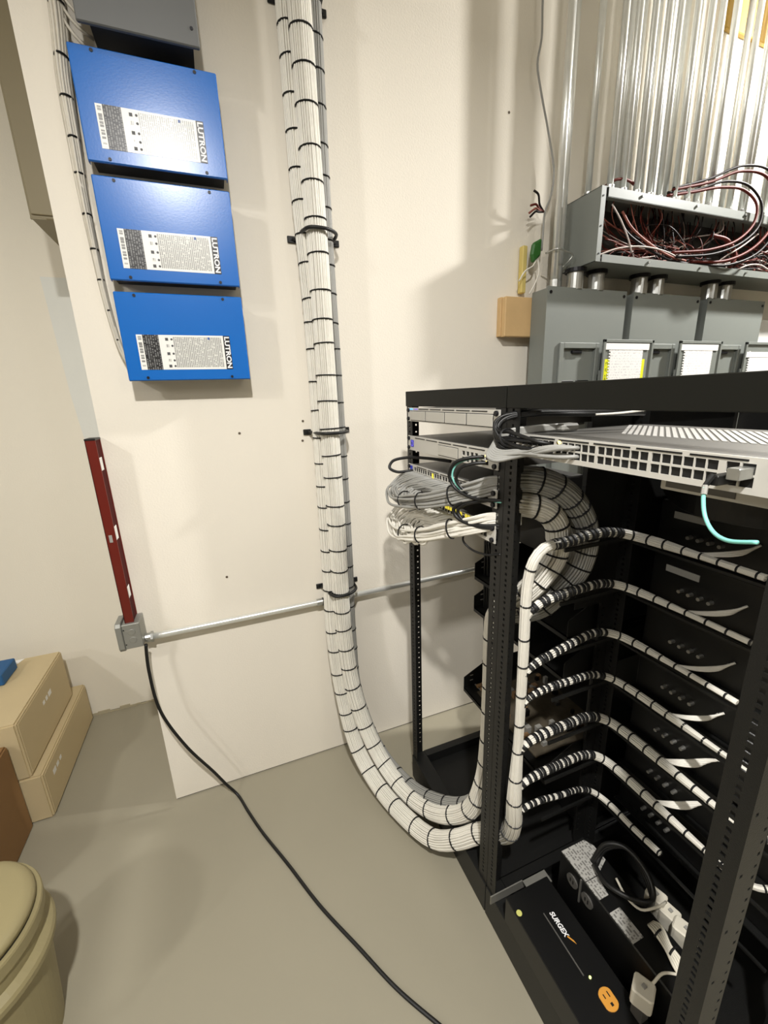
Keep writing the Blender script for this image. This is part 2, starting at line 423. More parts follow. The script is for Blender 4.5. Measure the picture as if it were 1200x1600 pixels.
B3 = [(.404, -.045, CEIL-.002), (.403, -.045, 2.625), (.399, -.045, 2.348), (.399, -.045, 1.804), (.403, -.045, 1.368), (.402, -.045, .911), (.398, -.05, .567), (.400, -.083, .34), (.450, -.208, .128), (.517, -.385, .082), (.582, -.54, .142), (.630, -.63, .225), (.664, -.668, .35), (.682, -.668, .509), (.69, -.66, .70), (.692, -.655, .85), (.692, -.66, .90), (.694, -.69, .94)]
bundle('cable_bundle', 'foremost thick white cable bundle down the wall, sweeping into the left rack bay', B1, lambda s: .0335 if s < .55 else .0335-.006*(s-.55)/.45, .0032, 29, M_cable_w, .088, seed=1, tstart=.02)
bundle('cable_bundle', 'left white cable bundle on the wall, lowest in the sweep near the floor', B2, lambda s: .030 if s < .79 else .030-.0175*min(1, (s-.79)/.09), .0031, 26, M_cable_w, .088, seed=5, tstart=.05)
bundle('cable_bundle', 'greyer cable bundle down the wall, on the rack side behind the white ones', B3, .027, .0031, 24, M_cable_g, .088, seed=9, tstart=.07)

# brackets that hold the wall bundles
def bracket(z, pos):
    t = thing('cable_bracket', 'black bent strap bracket across the wall bundles, ' + pos, 'bracket', (.36, 0, z), 'black brackets on the wall bundles')
    acc = A(); pts = [(.283, -.004), (.312, -.004), (.318, -.085), (.334, -.124), (.385, -.126), (.412, -.095), (.424, -.004), (.438, -.004)]
    # bent bar between the two feet
    bar = [(.300, -.006, z), (.309, -.02, z), (.318, -.09, z), (.332, -.123, z), (.36, -.128, z), (.388, -.123, z), (.424, -.09, z), (.433, -.02, z), (.440, -.006, z)]
    A().tube(bar, .0055, 8, .012).build('bent_strap', M_rack, t, smooth=True)
    for x0, x1 in ((.283, .311), (.429, .457)):
        A().box(x0, x1, -.007, 0, z-.010, z+.010).build('foot', M_rack, t, .0015)
        A().cyl(((x0+x1)/2, -.006, z), ((x0+x1)/2, -.010, z), .004, 8).build('screw', M_screw, t)
for z, p in ((2.66, 'topmost by the frame edge'), (2.05, 'second from the top'), (1.43, 'third from the top'), (.815, 'lowest, above the horizontal conduit')): bracket(z, p)

# tan cables feeding the blue boxes
LC = [(-.242, -.03, CEIL-.002), (-.242, -.03, 2.518), (-.258, -.03, 2.348), (-.262, -.03, 2.21), (-.265, -.028, 2.108), (-.264, -.026, 1.97), (-.262, -.024, 1.873), (-.256, -.022, 1.788), (-.246, -.02, 1.71), (-.228, -.02, 1.655)]
bundle('cable_run', 'loose tan cable run tied along the left edge of the blue enclosures', LC, lambda s: .026 if s < .45 else max(.008, .026-.032*(s-.45)), .0045, 13, M_cable_t, .088, seed=14, tstart=.06, sx=1.0, sy=.7, wob=.002)
for k, (zz, d) in enumerate(((2.47, .03), (2.44, .02), (2.50, .04))):
    tag(A().tube([(-.25, -.035, zz+.10), (-.235, -.04, zz+.04), (-.205, -.035, zz), (-.175, -.02, zz-.01)], .004, 6).build('branch_cable', M_cable_t, smooth=True), 'tan cable branching into the dark grey enclosure, ' + ('lowest', 'middle', 'highest')[(1, 0, 2)[k]] + ' of three', 'cable', 'branch cables at grey enclosure')

# ------------------------------------------------------------------ horizontal conduit, junction box, level, power cord
t = thing('horizontal_conduit', 'horizontal galvanized conduit running low along the wall into the junction box', 'conduit', (.4, -.03, .753))
A().tube([(-.325, -.03, .757), (0, -.03, .757), (.4, -.03, .759), (.75, -.03, .762), (.9, -.03, .764), (1.0, -.026, .764), (1.12, -.014, .762)], .0115, 14, .05).build('pipe', M_steel, t, smooth=True)
A().cyl((.275, -.03, .758), (.325, -.03, .7585), .0145, 14).build('coupling', M_steel2, t, smooth=False)
A().cyl((.298, -.03, .758), (.302, -.03, .758), .016, 14).build('coupling_screw_band', M_screw, t)
A().cyl((-.335, -.032, .757), (-.318, -.031, .757), .0165, 14).build('connector', M_steel2, t)
A().cyl((-.318, -.031, .757), (-.310, -.031, .757), .019, 6).build('connector_nut', M_steel2, t)
A().box(.30, .315, -.035, -.001, .735, .748).build('strap', M_steel2, t, .002)

t = thing('junction_box', 'grey metal junction box at the wall end, below the red level', 'junction box', (-.38, -.03, .752))
A().box(-.389, -.335, -.078, -.001, .752, .842).build('box_body', M_jbox, t, .002)
A().prism([(-.389, -.082, .757), (-.389, -.082, .837), (-.389, -.074, .849), (-.389, -.008, .849), (-.389, .002, .837), (-.389, .002, .757), (-.389, -.008, .745), (-.389, -.074, .745)], (-.018, 0, 0)).build('cover_plate', M_jbox, t, .002)
for zz in (.783, .812):
    A().cyl((-.362, -.077, zz), (-.362, -.0795, zz), .011, 16).build('knockout', M_jbox, t, .0006)
A().cyl((-.384, -.078, .770), (-.384, -.080, .770), .002, 8).cyl((-.384, -.078, .824), (-.384, -.080, .824), .002, 8).build('screw', M_screw, t)

t = thing('spirit_level', 'dark red spirit level standing upright on the junction box', 'level', (-.385, -.03, .842))
x0, x1, y0, y1, z0, z1 = -.379, -.351, -.066, -.004, .842, 1.448
slots = [(-.056, -.026, 1.355, 1.395), (-.056, -.026, 1.13, 1.175), (-.056, -.026, .925, .965)]
A().box(x0, x0+.003, y0, y1, z0, z1).box(x0, x1, y0, y0+.004, z0, z1).box(x0, x1, y1-.004, y1, z0, z1).build('frame', M_red, t, .0008)
A().plate(x1-.005, x1-.002, y0+.004, y1-.004, z0, z1, slots, 'X').build('web', M_red_d, t)
for s in slots:
    A().box(x0+.008, x1-.0012, s[0], s[1], s[2], s[3]).build('vial_window', M_label_w, t, .001)
A().box(x0+.009, x0+.018, y0-.0008, y0, 1.128, 1.152).build('sticker', M_label_gp, t)
A().box(x0-.0005, x1+.0005, y0-.0005, y1+.0005, z1, z1+.006).build('end_cap', M_rack, t, .001)

CORD = [(-.332, -.062, .748), (-.338, -.055, .70), (-.340, -.06, .639), (-.329, -.07, .481), (-.269, -.08, .311), (-.19, -.07, .14), (-.155, -.066, .06), (-.12, -.08, .008), (-.085, -.17, .006), (-.042, -.275, .006), (.029, -.423, .006), (.104, -.586, .006), (.185, -.731, .006), (.254, -.854, .006), (.331, -.962, .006), (.42, -1.08, .006), (.48, -1.20, .006)]
tag(A().tube(CORD, .0055, 8, .015).build('extension_cord', M_cable_k, smooth=True), 'black power cord hanging from the junction box and trailing across the floor', 'cord')

# ------------------------------------------------------------------ cartons and bin at the left
def carton(name, label, x0, x1, y0, y1, z0, z1, m, marks=(), cat='carton'):
    t = thing(name, label, cat, ((x0+x1)/2, (y0+y1)/2, z0))
    A().box(x0, x1, y0, y1, z0, z1).build('carton_body', m, t, .006, seg=2)
    A().box(x1, x1+.0025, y0+.012, y1-.012, z0+.01, z1-.012).build('side_panel', m, t, .001)
    for (yy, zz, w_, h_) in marks:
        A().box(x1+.0025, x1+.003, yy-w_/2, yy+w_/2, zz-h_/2, zz+h_/2).build('printed_mark', M_label_w, t)
    return t
carton('shipping_carton', 'tan carton lying at the bottom of the stack by the recessed wall', -1.32, -.796, .11, .685, 0, .205, M_carton, [(.20, .14, .028, .022), (.235, .14, .022, .018), (.268, .14, .018, .016)])
carton('shipping_carton', 'tan carton lying on top of the other tan carton', -1.34, -.826, .11, .61, .206, .448, M_carton, [(.40, .37, .03, .022), (.365, .37, .018, .018), (.335, .37, .018, .016)])
tag(A().box(-1.30, -.86, -.30, .10, 0, .38).build('brown_carton', M_carton_b, None, .006, seg=2), 'plain brown cardboard carton in front of the tan stack', 'carton')
tag(A().box(-1.16, -.962, .40, .53, .449, .50).build('blue_packet', M_blue_c, None, .004), 'dark blue packet on top of the tan carton stack', 'packet')
tag(A().prism([(-1.2, .46, .4485), (-.985, .54, .4485), (-.962, .60, .4485), (-1.2, .60, .4485)], (0, 0, .0008)).build('paper_sheet', M_paper_p), 'white paper sheet beside the blue packet on the carton stack', 'paper')

cx, cy = -.712, -.585
t = thing('lidded_bin', 'round beige plastic bin with a flat lid at the lower left corner', 'bin', (cx, cy, 0))
A().lathe(cx, cy, [(.0, .435), (.06, .435), (.135, .434), (.150, .430), (.1565, .422), (.1575, .412)], 56).build('lid', M_bin, t, smooth=True)
A().lathe(cx, cy, [(.150, .413), (.156, .413), (.156, .404), (.150, .404)], 56).build('lid_seam', M_bin_gap, t)
A().lathe(cx, cy, [(.150, .405), (.166, .405), (.168, .400), (.167, .372), (.160, .36), (.157, .33), (.172, .318), (.176, .310), (.175, .296), (.160, .284), (.156, .25), (.135, .0), (0, 0)], 56).build('bin_body', M_bin, t, smooth=False)

# ------------------------------------------------------------------ equipment racks
XF = .578; ZB = .11; ZT = 1.513
def rail(y0, y1, xdepth, side, name, parent, front=True):
    """vertical L-shaped rail with real mounting holes; side=+1 puts the depth flange on the +Y edge"""
    ym = (y0+y1)/2
    holes = []
    z = ZB+.03
    while z < ZT-.03:
        for dz in (0, .01587, .03175):
            holes.append((ym-.0035, ym+.0035, z+dz, z+dz+.007))
        z += .04445
    acc = A().plate(XF if front else .955, (XF if front else .955)+.0025, y0, y1, ZB, ZT, holes, 'X')
    yf = y1 if side > 0 else y0
    ya, yb = (yf-.0025, yf) if side > 0 else (yf, yf+.0025)
    xs0, xs1 = (XF+.0025, XF+xdepth) if front else (.955-xdepth, .955)
    h2 = []; z = ZB+.05
    xm = xs1-.010 if front else xs0+.01
    while z < ZT-.03:
        h2 += [(xm-.003, xm+.003, z, z+.006), (xm-.003, xm+.003, z+.0222, z+.027)]
        z += .04445
    z = ZB+.12
    while z < ZT-.05:
        h2.append((xs0+.006, xs0+.012, z, z+.006)); z += .11
    acc.plate(xs0, xs1, ya, yb, ZB, ZT, h2, 'Y')
    return acc.build(name, M_rack, parent)
def rack(label, ya, yb):
    t = thing('equipment_rack', label, 'rack', (.78, (ya+yb)/2, 0), 'joined equipment racks')
    rail(ya-.040, ya, .042, 1, 'post', t); rail(yb, yb+.040, .052, -1, 'post', t)
    rail(ya-.040, ya, .04, 1, 'post', t, False); rail(yb, yb+.040, .04, -1, 'post', t, False)
    A().box(XF-.004, XF+.012, yb+.0008, ya-.0008, ZT, 1.559).build('top_bar', M_rack2, t, .0012)
    A().box(XF+.012, 1.36, ya-.045, ya-.0008, ZT, 1.555).build('top_side_rail', M_rack, t)
    A().box(XF+.012, 1.36, yb+.0008, yb+.045, ZT, 1.555).build('top_side_rail', M_rack, t)
    A().box(1.33, 1.36, yb+.045, ya-.045, ZT, 1.555).build('top_rear_bar', M_rack, t)
    A().box(XF-.004, XF+.05, yb+.0008, ya-.0008, 0, ZB).build('base_front_rail', M_rack, t, .0015)
    A().box(XF+.05, 1.36, ya-.03, ya-.0008, 0, ZB).build('base_side_rail', M_rack, t)
    A().box(XF+.05, 1.36, yb+.0008, yb+.03, 0, ZB).build('base_side_rail', M_rack, t)
    A().box(XF+.05, 1.34, yb+.03, ya-.03, .06, .07).build('base_plate', M_rack, t)
    A().box(1.34, 1.36, yb+.0008, ya-.0008, 0, ZB).build('base_rear_rail', M_rack, t)
    A().box(1.36, 1.364, yb+.0008, ya-.0008, 0, 1.555).build('rear_blocker', M_rack, t)  # added sheet closing the rear, keeps light out of the rack
    return t
rackA = rack('black open equipment rack bay nearest the wall, holding four silver network units', -.270, -.792)
rackB = rack('black open equipment rack bay nearest the camera, full of black amplifiers', -.7935, -1.332)
A().box(XF-.002, XF+.001, -.790, -.755, ZT-.012, ZT).build('joining_tab', M_rack, rackA)
A().box(.82, 1.34, -.7955, -.7935, .98, ZT).build('side_blocker', M_rack, rackB)  # added blocker that darkens the view between the two bays
# lacing bars behind the post, one under each branch
ZK = [1.19, 1.05, .908, .772, .634, .50, .365]
ZS = [1.205, 1.067, .904, .813, .671, .542, .448]
ZTN = [1.207, 1.070, .929, .800, .662, .530, .404]

SCREW = mesh_of(A().cyl((0, 0, 0), (-.006, 0, 0), .0065, 10), 'rack_screw', M_screw, False, .001)
def ears(t, ya, yb, z0, z1, m=M_sil, d=.003):
    for y0, y1 in ((ya-.018, ya), (yb, yb+.018)):
        A().box(.5715, .5755, y0, y1, z0, z1).build('ear', m, t, .0006)
        for zz in (z0+.008, z1-.008):
            inst('screw', SCREW, t, (.5715, (y0+y1)/2, zz))
def slits(t, y0, y1, z, n):
    w_ = (y1-y0)/n
    for k in range(n):
        A().box(.5708, .5722, y0+w_*k+.006, y0+w_*(k+1)-.004, z-.0012, z+.0012).build('vent_slit', M_port, t)
ya, yb = -.292, -.775
# unit 1
t = thing('network_recorder', 'silver rack unit with four blank bay covers, topmost in the left bay', 'network unit', (.7, -.53, 1.467))
A().box(.5755, .86, ya-.02, yb+.02, 1.469, 1.508).build('chassis', M_chas, t)
A().box(.5715, .5755, ya-.018, yb+.018, 1.4675, 1.5095).build('faceplate', M_sil, t, .0006)
ears(t, ya, yb, 1.4675, 1.5095)
for y0, y1 in ((-.315, -.417), (-.421, -.531), (-.535, -.641), (-.645, -.752)):
    A().box(.5698, .5716, y1, y0, 1.4715, 1.4985).build('bay_cover', M_sil2, t, .0008)
    A().box(.5712, .5719, y1-.0018, y0+.0018, 1.4698, 1.5002).build('bay_gap', M_port, t)
slits(t, -.735, -.37, 1.5052, 5)
A().box(.5708, .5718, -.331, -.309, 1.503, 1.5068).build('display', M_led_c, t)
A().box(.5708, .5718, -.366, -.342, 1.5035, 1.5062).build('display', M_led_v, t)
# unit 2
t = thing('network_gateway', 'silver gateway unit with blue square logo display and eight small ports', 'network unit', (.7, -.53, 1.375))
A().box(.5755, .90, ya-.016, yb+.016, 1.377, 1.420).build('chassis', M_chas, t)
P8 = [(-.631-.0195*k, 1.400-.0155*r) for k in range(4) for r in range(2)]
SF = [(-.716-.0165*k, 1.400-.0125*r) for k in range(2) for r in range(2)]
holes = [(y-.0065, y+.0065, z-.005, z+.006) for y, z in P8] + [(y-.007, y+.007, z-.0048, z+.0048) for y, z in SF]
A().plate(.5715, .5755, yb+.018, ya-.018, 1.376, 1.4215, holes, 'X').build('faceplate', M_sil, t)
ears(t, ya, yb, 1.376, 1.4215)
A().box(.5706, .5716, -.334, -.312, 1.387, 1.409).build('logo_display', M_logo_b, t)
lg = A()
for k in range(14):
    an = math.radians(60+k*20); lg.box(.5702, .5706, -.323+.007*math.cos(an)-.0011, -.323+.007*math.cos(an)+.0011, 1.398+.008*math.sin(an)-.0011, 1.398+.008*math.sin(an)+.0011)
lg.build('logo_mark', M_led_v, t)
A().box(.5698, .5716, -.604, -.498, 1.381, 1.4085).build('bay_cover', M_sil2, t, .0008)
A().box(.5712, .5719, -.6055, -.4965, 1.3795, 1.410).build('bay_gap', M_port, t)
slits(t, -.73, -.34, 1.4162, 5)
for y, z in P8: A().box(.5738, .5754, y-.0065, y+.0065, z-.005, z+.006).build('port', M_port, t)
for y, z in SF: A().box(.5738, .5754, y-.007, y+.007, z-.0048, z+.0048).build('port', M_port, t)
A().cyl((.5712, -.727, 1.404), (.5705, -.727, 1.404), .002, 8).build('link_light', M_led_warm, t)
A().cyl((.5712, -.731, 1.391), (.5705, -.731, 1.391), .002, 8).build('link_light', M_led_warm, t)
# 48-port units
def switch48(name, label, ya, yb, z0, z1, depth, first_port, topmat=M_chas, strips=False):
    t = thing(name, label, 'network switch', (.7, (ya+yb)/2, z0))
    A().box(.5755, depth, yb+(.05 if yb > -.8 else .016), ya-.016, z0+.001, z1-.001).build('chassis', topmat, t)
    holes = []; ports = []
    y = ya-.048
    for g in range(4):
        for k in range(6):
            for r in range(2):
                zz = z0+.0145+.0155*r
                ports.append((y, zz)); holes.append((y-.0066, y+.0066, zz-.0062, zz+.0062))
            y -= .0150
        y -= .0035
    y -= .004
    sfp = [(y-.017*k, z0+.0145+.0155*r) for k in range(2) for r in range(2)]
    holes += [(q-.0072, q+.0072, zz-.0065, zz+.0065) for q, zz in sfp]
    A().plate(.5715, .5755, yb+.018, ya-.018, z0, z1, holes, 'X').build('faceplate', M_sil, t)
    ears(t, ya, yb, z0, z1)
    pm = A()
    me = mesh_of(A().box(0, .0015, -.0066, .0066, -.0062, .0062), 'port', M_port)
    for y, zz in ports: inst('port', me, t, (.5738, y, zz))
    me2 = mesh_of(A().box(0, .0015, -.0072, .0072, -.0065, .0065), 'fibre_port', M_port)
    for y, zz in sfp: inst('fibre_port', me2, t, (.5738, y, zz))
    slits(t, yb+.04, ya-.06, z1-.004, 5)
    return t, ports, sfp
sw3, ports3, _ = switch48('patch_switch', 'silver switch under the blue-logo unit, fed by grey looped cables', ya, yb, 1.2865, 1.330, .88, 0)
sw4, ports4, _ = switch48('patch_switch', 'silver switch with yellow link lights, fed by white looped cables', ya, yb, 1.200, 1.245, .88, 0)
for k in range(9):
    yy = -.545-.0135*k-(k//3)*.012
    A().box(.5700, .5712, yy-.0045, yy+.0045, 1.2335, 1.2425).build('link_light', M_led_y, sw4)
A().box(.5700, .5712, -.468, -.460, 1.306, 1.321).build('link_light', M_led_y, sw3)
A().box(.5705, .5716, -.322, -.306, 1.305, 1.325).build('logo_display', M_logo_b, sw3)
yA2, yB2 = -.812, -1.300
sw2, ports2, sfp2 = switch48('rack_switch', 'silver 48-port switch with pale strips on top in the right bay', yA2, yB2, 1.419, 1.463, .94, 0, M_chas, True)
VS = mesh_of(A().prism([(-.09, -.0615, 0), (-.09, -.0695, 0), (.09, .0615, 0), (.09, .0695, 0)], (0, 0, .0009)), 'top_strip', M_strip)
for k in range(30): inst('top_strip', VS, sw2, (.80, -.905-.0125*k, 1.4622))  # pale diagonal strips, slightly raised on the switch top

# things plugged in / lying over the right-bay switch
def cable_loop(name, label, m, paths, r, ties=(), cat='cable loop', parent_loc=None, ns=7, step=.012):
    t = thing(name, label, cat, parent_loc or paths[0][0])
    acc = A()
    for p in paths: acc.tube(p, r, ns, step)
    tag(acc.build('cable_strands', m, t, smooth=True), kind='stuff')
    for (c, ax, ra, rb, wd) in ties:
        ax = Vector(ax).normalized(); up = V(0, 0, 1); up = (up - ax*up.dot(ax)).normalized(); u = up.cross(ax)
        inst('cable_tie', TIE, t, c, Matrix((u, up, ax)).transposed().to_quaternion(), (ra, rb, wd))
    return t
q = random.Random(21)
paths = []
for k in range(12):
    y0, z0 = ports2[k]
    dx = q.uniform(-.006, .008); zz = q.uniform(-.010, .010)
    paths.append([(.576, y0, z0), (.556+dx, y0+.010, z0+.004), (.542+dx, -.850+.006*q.random(), z0+.010+zz), (.536+dx, -.826+.008*q.random(), 1.458+zz), (.542+dx, -.812+.008*q.random(), 1.478+zz), (.562+dx, -.812+.008*q.random(), 1.494+zz*.6), (.605, -.835-.01*q.random(), 1.502+zz*.4), (.68, -.88-.03*q.random(), 1.501+zz*.4), (.80, -.94, 1.499+zz*.4)])
cable_loop('patch_cable_loop', 'black patch cables looping from the right-bay switch around the centre post', M_cable_k, paths, .0038, [((.545, -.842, 1.456), (.1, -1, .35), .022, .02, .005)])
paths = []
for k in range(6):
    y0, z0 = ports2[14+k]; j = k*.0035
    paths.append([(.576, y0, z0), (.556, y0+.02, z0-.002), (.540, -.89+.01*q.random(), 1.434-j*.6), (.530-j, -.845, 1.430-j), (.528-j, -.822, 1.434-j*.8), (.540-j*.5, -.808, 1.452-j), (.570, -.815, 1.468-j*.7), (.61, -.84, 1.474-j*.5), (.66, -.855, 1.476-j*.4)])
cable_loop('patch_cable_loop', 'light grey patch cables looping below the black ones at the right-bay switch', M_cable_g, paths, .0038)
tag(A().box(.655, .70, -.875, -.846, 1.464, 1.479).build('cable_sleeve', M_label_gp, None, .004), 'light grey sleeve where the grey patch cables end above the switch', 'sleeve')
tag(A().cyl((.576, -.955, 1.455), (.571, -.955, 1.455), .0035, 8).build('link_lamp', M_led_warm), 'glowing amber link lamp among the right-bay switch ports', 'lamp')
tag(A().tube([(.68, -.93, 1.4985), (.72, -.95, 1.500), (.78, -.97, 1.506), (.80, -.975, 1.510)], .0022, 6).build('thin_wire', M_cable_w, smooth=True), 'thin pale wire under the rack top bar', 'wire')
t = thing('fibre_patch_cord', 'aqua fibre cord with black plug hanging from the right-bay switch', 'cord', (.53, -1.27, 1.38))
ysf = sfp2[0][0]
A().tube([(.530, ysf+.002, 1.428), (.526, ysf-.001, 1.415), (.520, ysf-.010, 1.396), (.512, ysf-.026, 1.383), (.505, ysf-.045, 1.380), (.50, ysf-.075, 1.388)], .0024, 8, .004).build('cord', M_aqua, t, smooth=True)
A().box(.538, .576, ysf-.006, ysf+.006, 1.430, 1.442).build('plug', M_cable_k, t, .001)
A().box(.545, .576, ysf-.023, ysf-.009, 1.438, 1.452).build('plug', M_steel2, t, .001)
A().cyl((.541, ysf+.001, 1.442), (.532, ysf+.003, 1.430), .0042, 8, .003).build('strain_relief', M_cable_k, t)
A().cyl((.532, ysf+.003, 1.430), (.527, ysf, 1.420), .0033, 8).build('ferrule', M_label_gp, t)

# grey and white service loops in front of the left bay
def service_loop(name, label, m, ports, z, xo, seed, n=22, dr=1.0):
    q = random.Random(seed); paths = []
    for k in range(n):
        f = k/(n-1); g = q.uniform(-1, 1); e = q.uniform(-1, 1)
        y0 = -.335-.32*f+q.uniform(-.004, .004)           # port
        yl = -.285-.17*f+.006*e                           # where the loop turns back
        xl = xo+.030*f+.006*e
        L_ = .017*g
        paths.append([(.574, y0, z+.004), (.555, y0+.006, z+.002), (.538, y0+.04, z-.010*dr),
                      (xl+.022, yl-.004, z-.030*dr+.006*e), (xl+.002, yl-.006, z-.045*dr+L_*.5), (xl-.008, yl-.030, z-.058*dr+L_*.8), (xl-.012+.006*e, yl-.075, z-.066*dr+L_),
                      (xo-.006+.022*f+.006*e, min(-.46, yl-.10), z-.056*dr+L_), (xo+.006+.016*f, -.56, z-.034*dr+L_*1.1), (xo+.024+.012*f, -.65, z-.006*dr+L_*1.2), (.545+.006*e, -.715, z+.018+L_*1.2), (.566, -.752, z+.034+L_*1.2), (.60, -.775, z+.042+L_), (.64, -.78, z+.044+L_)])
    ties = [((xo+.006, -.42, z-.060*dr), (.1, -1, .05), .026, .027, .004), ((xo+.012, -.52, z-.044*dr), (.25, -1, .2), .024, .026, .004), ((xo+.03, -.66, z-.002), (.45, -1, .3), .020, .027, .004)]
    return cable_loop(name, label, m, paths, .0040, ties)
service_loop('service_loop', 'grey cables looping out from the switch below the blue-logo unit', M_cable_g, ports3, 1.302, .492, 31, 18)
service_loop('service_loop', 'white cables looping out from the switch with yellow lights', M_cable_w, ports4, 1.215, .490, 32, 19, 1.3)
# the arcs behind the centre post
WA = [(.620, -.745, 1.285), (.655, -.785, 1.288), (.695, -.80, 1.272), (.728, -.803, 1.232), (.732, -.803, 1.160), (.700, -.80, 1.108), (.672, -.785, 1.066), (.665, -.75, 1.03), (.664, -.70, .985)]
GA = [(.620, -.745, 1.345), (.660, -.79, 1.350), (.720, -.808, 1.325), (.785, -.810, 1.264), (.818, -.810, 1.195), (.805, -.808, 1.112), (.758, -.80, 1.055), (.715, -.785, 1.012), (.70, -.75, .985), (.695, -.71, .96)]
bundle('cable_arc', 'white cable arc turning behind the centre post inside the rack', WA, .030, .0036, 24, M_cable_w, .042, .012, .03, seed=41, sx=1.0, sy=1.0)
bundle('cable_arc', 'grey cable arc turning outside the white one inside the rack', GA, .032, .0036, 26, M_cable_g, .045, .012, .03, seed=42)
# black and aqua leads in front of the gateway and switches
for lab, pts, m, r in (('black lead drooping from the gateway ports to the centre post', [(.576, -.716, 1.400), (.545, -.700, 1.398), (.520, -.675, 1.385), (.512, -.662, 1.355), (.520, -.675, 1.325), (.54, -.72, 1.306), (.565, -.765, 1.306), (.60, -.80, 1.31)], M_cable_k, .0042),
                       ('second black lead drooping from the gateway, nearer the post', [(.576, -.733, 1.388), (.545, -.715, 1.386), (.525, -.69, 1.372), (.522, -.68, 1.345), (.535, -.70, 1.318), (.56, -.75, 1.304), (.59, -.79, 1.302)], M_cable_k, .0042),
                       ('thin aqua fibre lead drooping from the gateway to the centre post', [(.576, -.700, 1.394), (.548, -.690, 1.393), (.525, -.672, 1.378), (.518, -.668, 1.35), (.530, -.69, 1.320), (.552, -.735, 1.304), (.58, -.785, 1.303)], M_aqua, .0024),
                       ('black lead curling below the grey-fed switch at its right end', [(.576, -.725, 1.300), (.55, -.715, 1.298), (.528, -.69, 1.286), (.520, -.672, 1.268), (.524, -.680, 1.250), (.54, -.715, 1.238), (.56, -.75, 1.240), (.60, -.80, 1.25)], M_cable_k, .0050),
                       ('second black lead curling below the grey-fed switch', [(.576, -.738, 1.298), (.552, -.728, 1.296), (.532, -.70, 1.284), (.526, -.682, 1.266), (.532, -.695, 1.246), (.55, -.735, 1.236), (.59, -.79, 1.24)], M_cable_k, .0045),
                       ('thin dark lead sagging below the white-fed switch', [(.576, -.715, 1.215), (.552, -.685, 1.210), (.545, -.678, 1.185), (.552, -.70, 1.168), (.565, -.75, 1.166), (.58, -.79, 1.178)], M_cable_k, .0028),
                       ('black lead curling out past the left end of the grey-fed switch', [(.64, -.45, 1.350), (.60, -.36, 1.352), (.560, -.300, 1.350), (.520, -.275, 1.338), (.508, -.278, 1.318), (.525, -.300, 1.306), (.555, -.318, 1.308), (.574, -.322, 1.310)], M_cable_k, .0048)):
    tag(A().tube(pts, r, 8, .006).build('network_lead', m, smooth=True), lab, 'lead', 'short leads at the left bay')

# ------------------------------------------------------------------ branches to the amplifiers
BR = [.0125, .0115, .0105, .0100, .0125, .0115, .0085]
ORD = ['topmost', 'second from the top', 'third from the top', 'fourth from the top', 'fifth from the top', 'sixth from the top', 'lowest']
for k in range(7):
    zk = ZK[k]; R0 = BR[k]
    zs, zt = ZS[k], ZTN[k]
    pts = [(.617, -.847, zs-.050), (.622, -.850, zs-.024), (.645, -.852, zs-.004), (.70, -.850, zs+.004+.2*(zt-zs)), (.78, -.845, zs+.004+.7*(zt-zs)), (.85, -.840, zt), (.898, -.842, zk+.45*(zt-zk)), (.926, -.858, zk), (.932, -.90, zk), (.932, -1.0, zk), (.932, -1.13, zk-.002)]
    if k == 0: pts = [(.675, -.85, 1.206), (.73, -.848, 1.206)] + pts[4:]
    if k == 6: pts = pts[:-2] + [(.930, -.96, zk+.002), (.925, -1.044, zk+.014)]
    elif k >= 3: pts += [(.936, -1.19, zk-.004), (.955, -1.225, zk-.002), (1.0, -1.25, zk+.006)]
    P = resample(pts, .012); F = frames(P); L = path_len(P)
    Rf = (lambda s, R0=R0, k=k: (R0*min(1, .55+4*s) if k else R0) if (s < .60 or k == 6) else R0*max(.62, 1-1.9*(s-.60)))
    t = thing('cable_branch', 'white cable branch laced to the amplifier row, ' + ORD[k] + ' of seven', 'cable branch', tuple(min(P, key=lambda p: p.z)), 'cable branches across the right bay')
    acc = A(); strands(acc, F, Rf, .0026, max(8, int(2*math.pi*(R0-.0026)/.0050)), 60+k, wob=.0003)
    tag(acc.build('cable_strands', M_cable_w, t, smooth=True), kind='stuff')
    iturn = next(i for i, p in enumerate(P) if p.x > .89); sturn = L[iturn]
    ties_on(t, F, lambda s: Rf(s)*1.03, .0165, .012, sturn-.005, .0105, seed=70+k, jit=.2)
    ties_on(t, F, Rf, .038, sturn+.028, L[-1], .004, seed=80+k)
    if k < 6:      # the break-out to the terminals
        acc = A()
        for j in range(3 if k < 4 else 5):
            o = j*.0055
            acc.tube([(.934, -.985, zk+.002), (.935, -1.00, zk+.003), (.955+o*.4, -1.03, zk+.004+o*.5), (.99+o, -1.055-o*.5, zk+.010+o), (1.018, -1.06-o, zk+.02+o)], .0028, 6, .01)
        tag(acc.build('breakout_strands', M_cable_w, t, smooth=True), kind='stuff')
    A().box(.72, .93, -.846, -.841, zk-.012, zk-.003).box(.926, .932, -1.28, -.846, zk-.020, zk-.014).build('lacing_bar', M_rack, rackB)

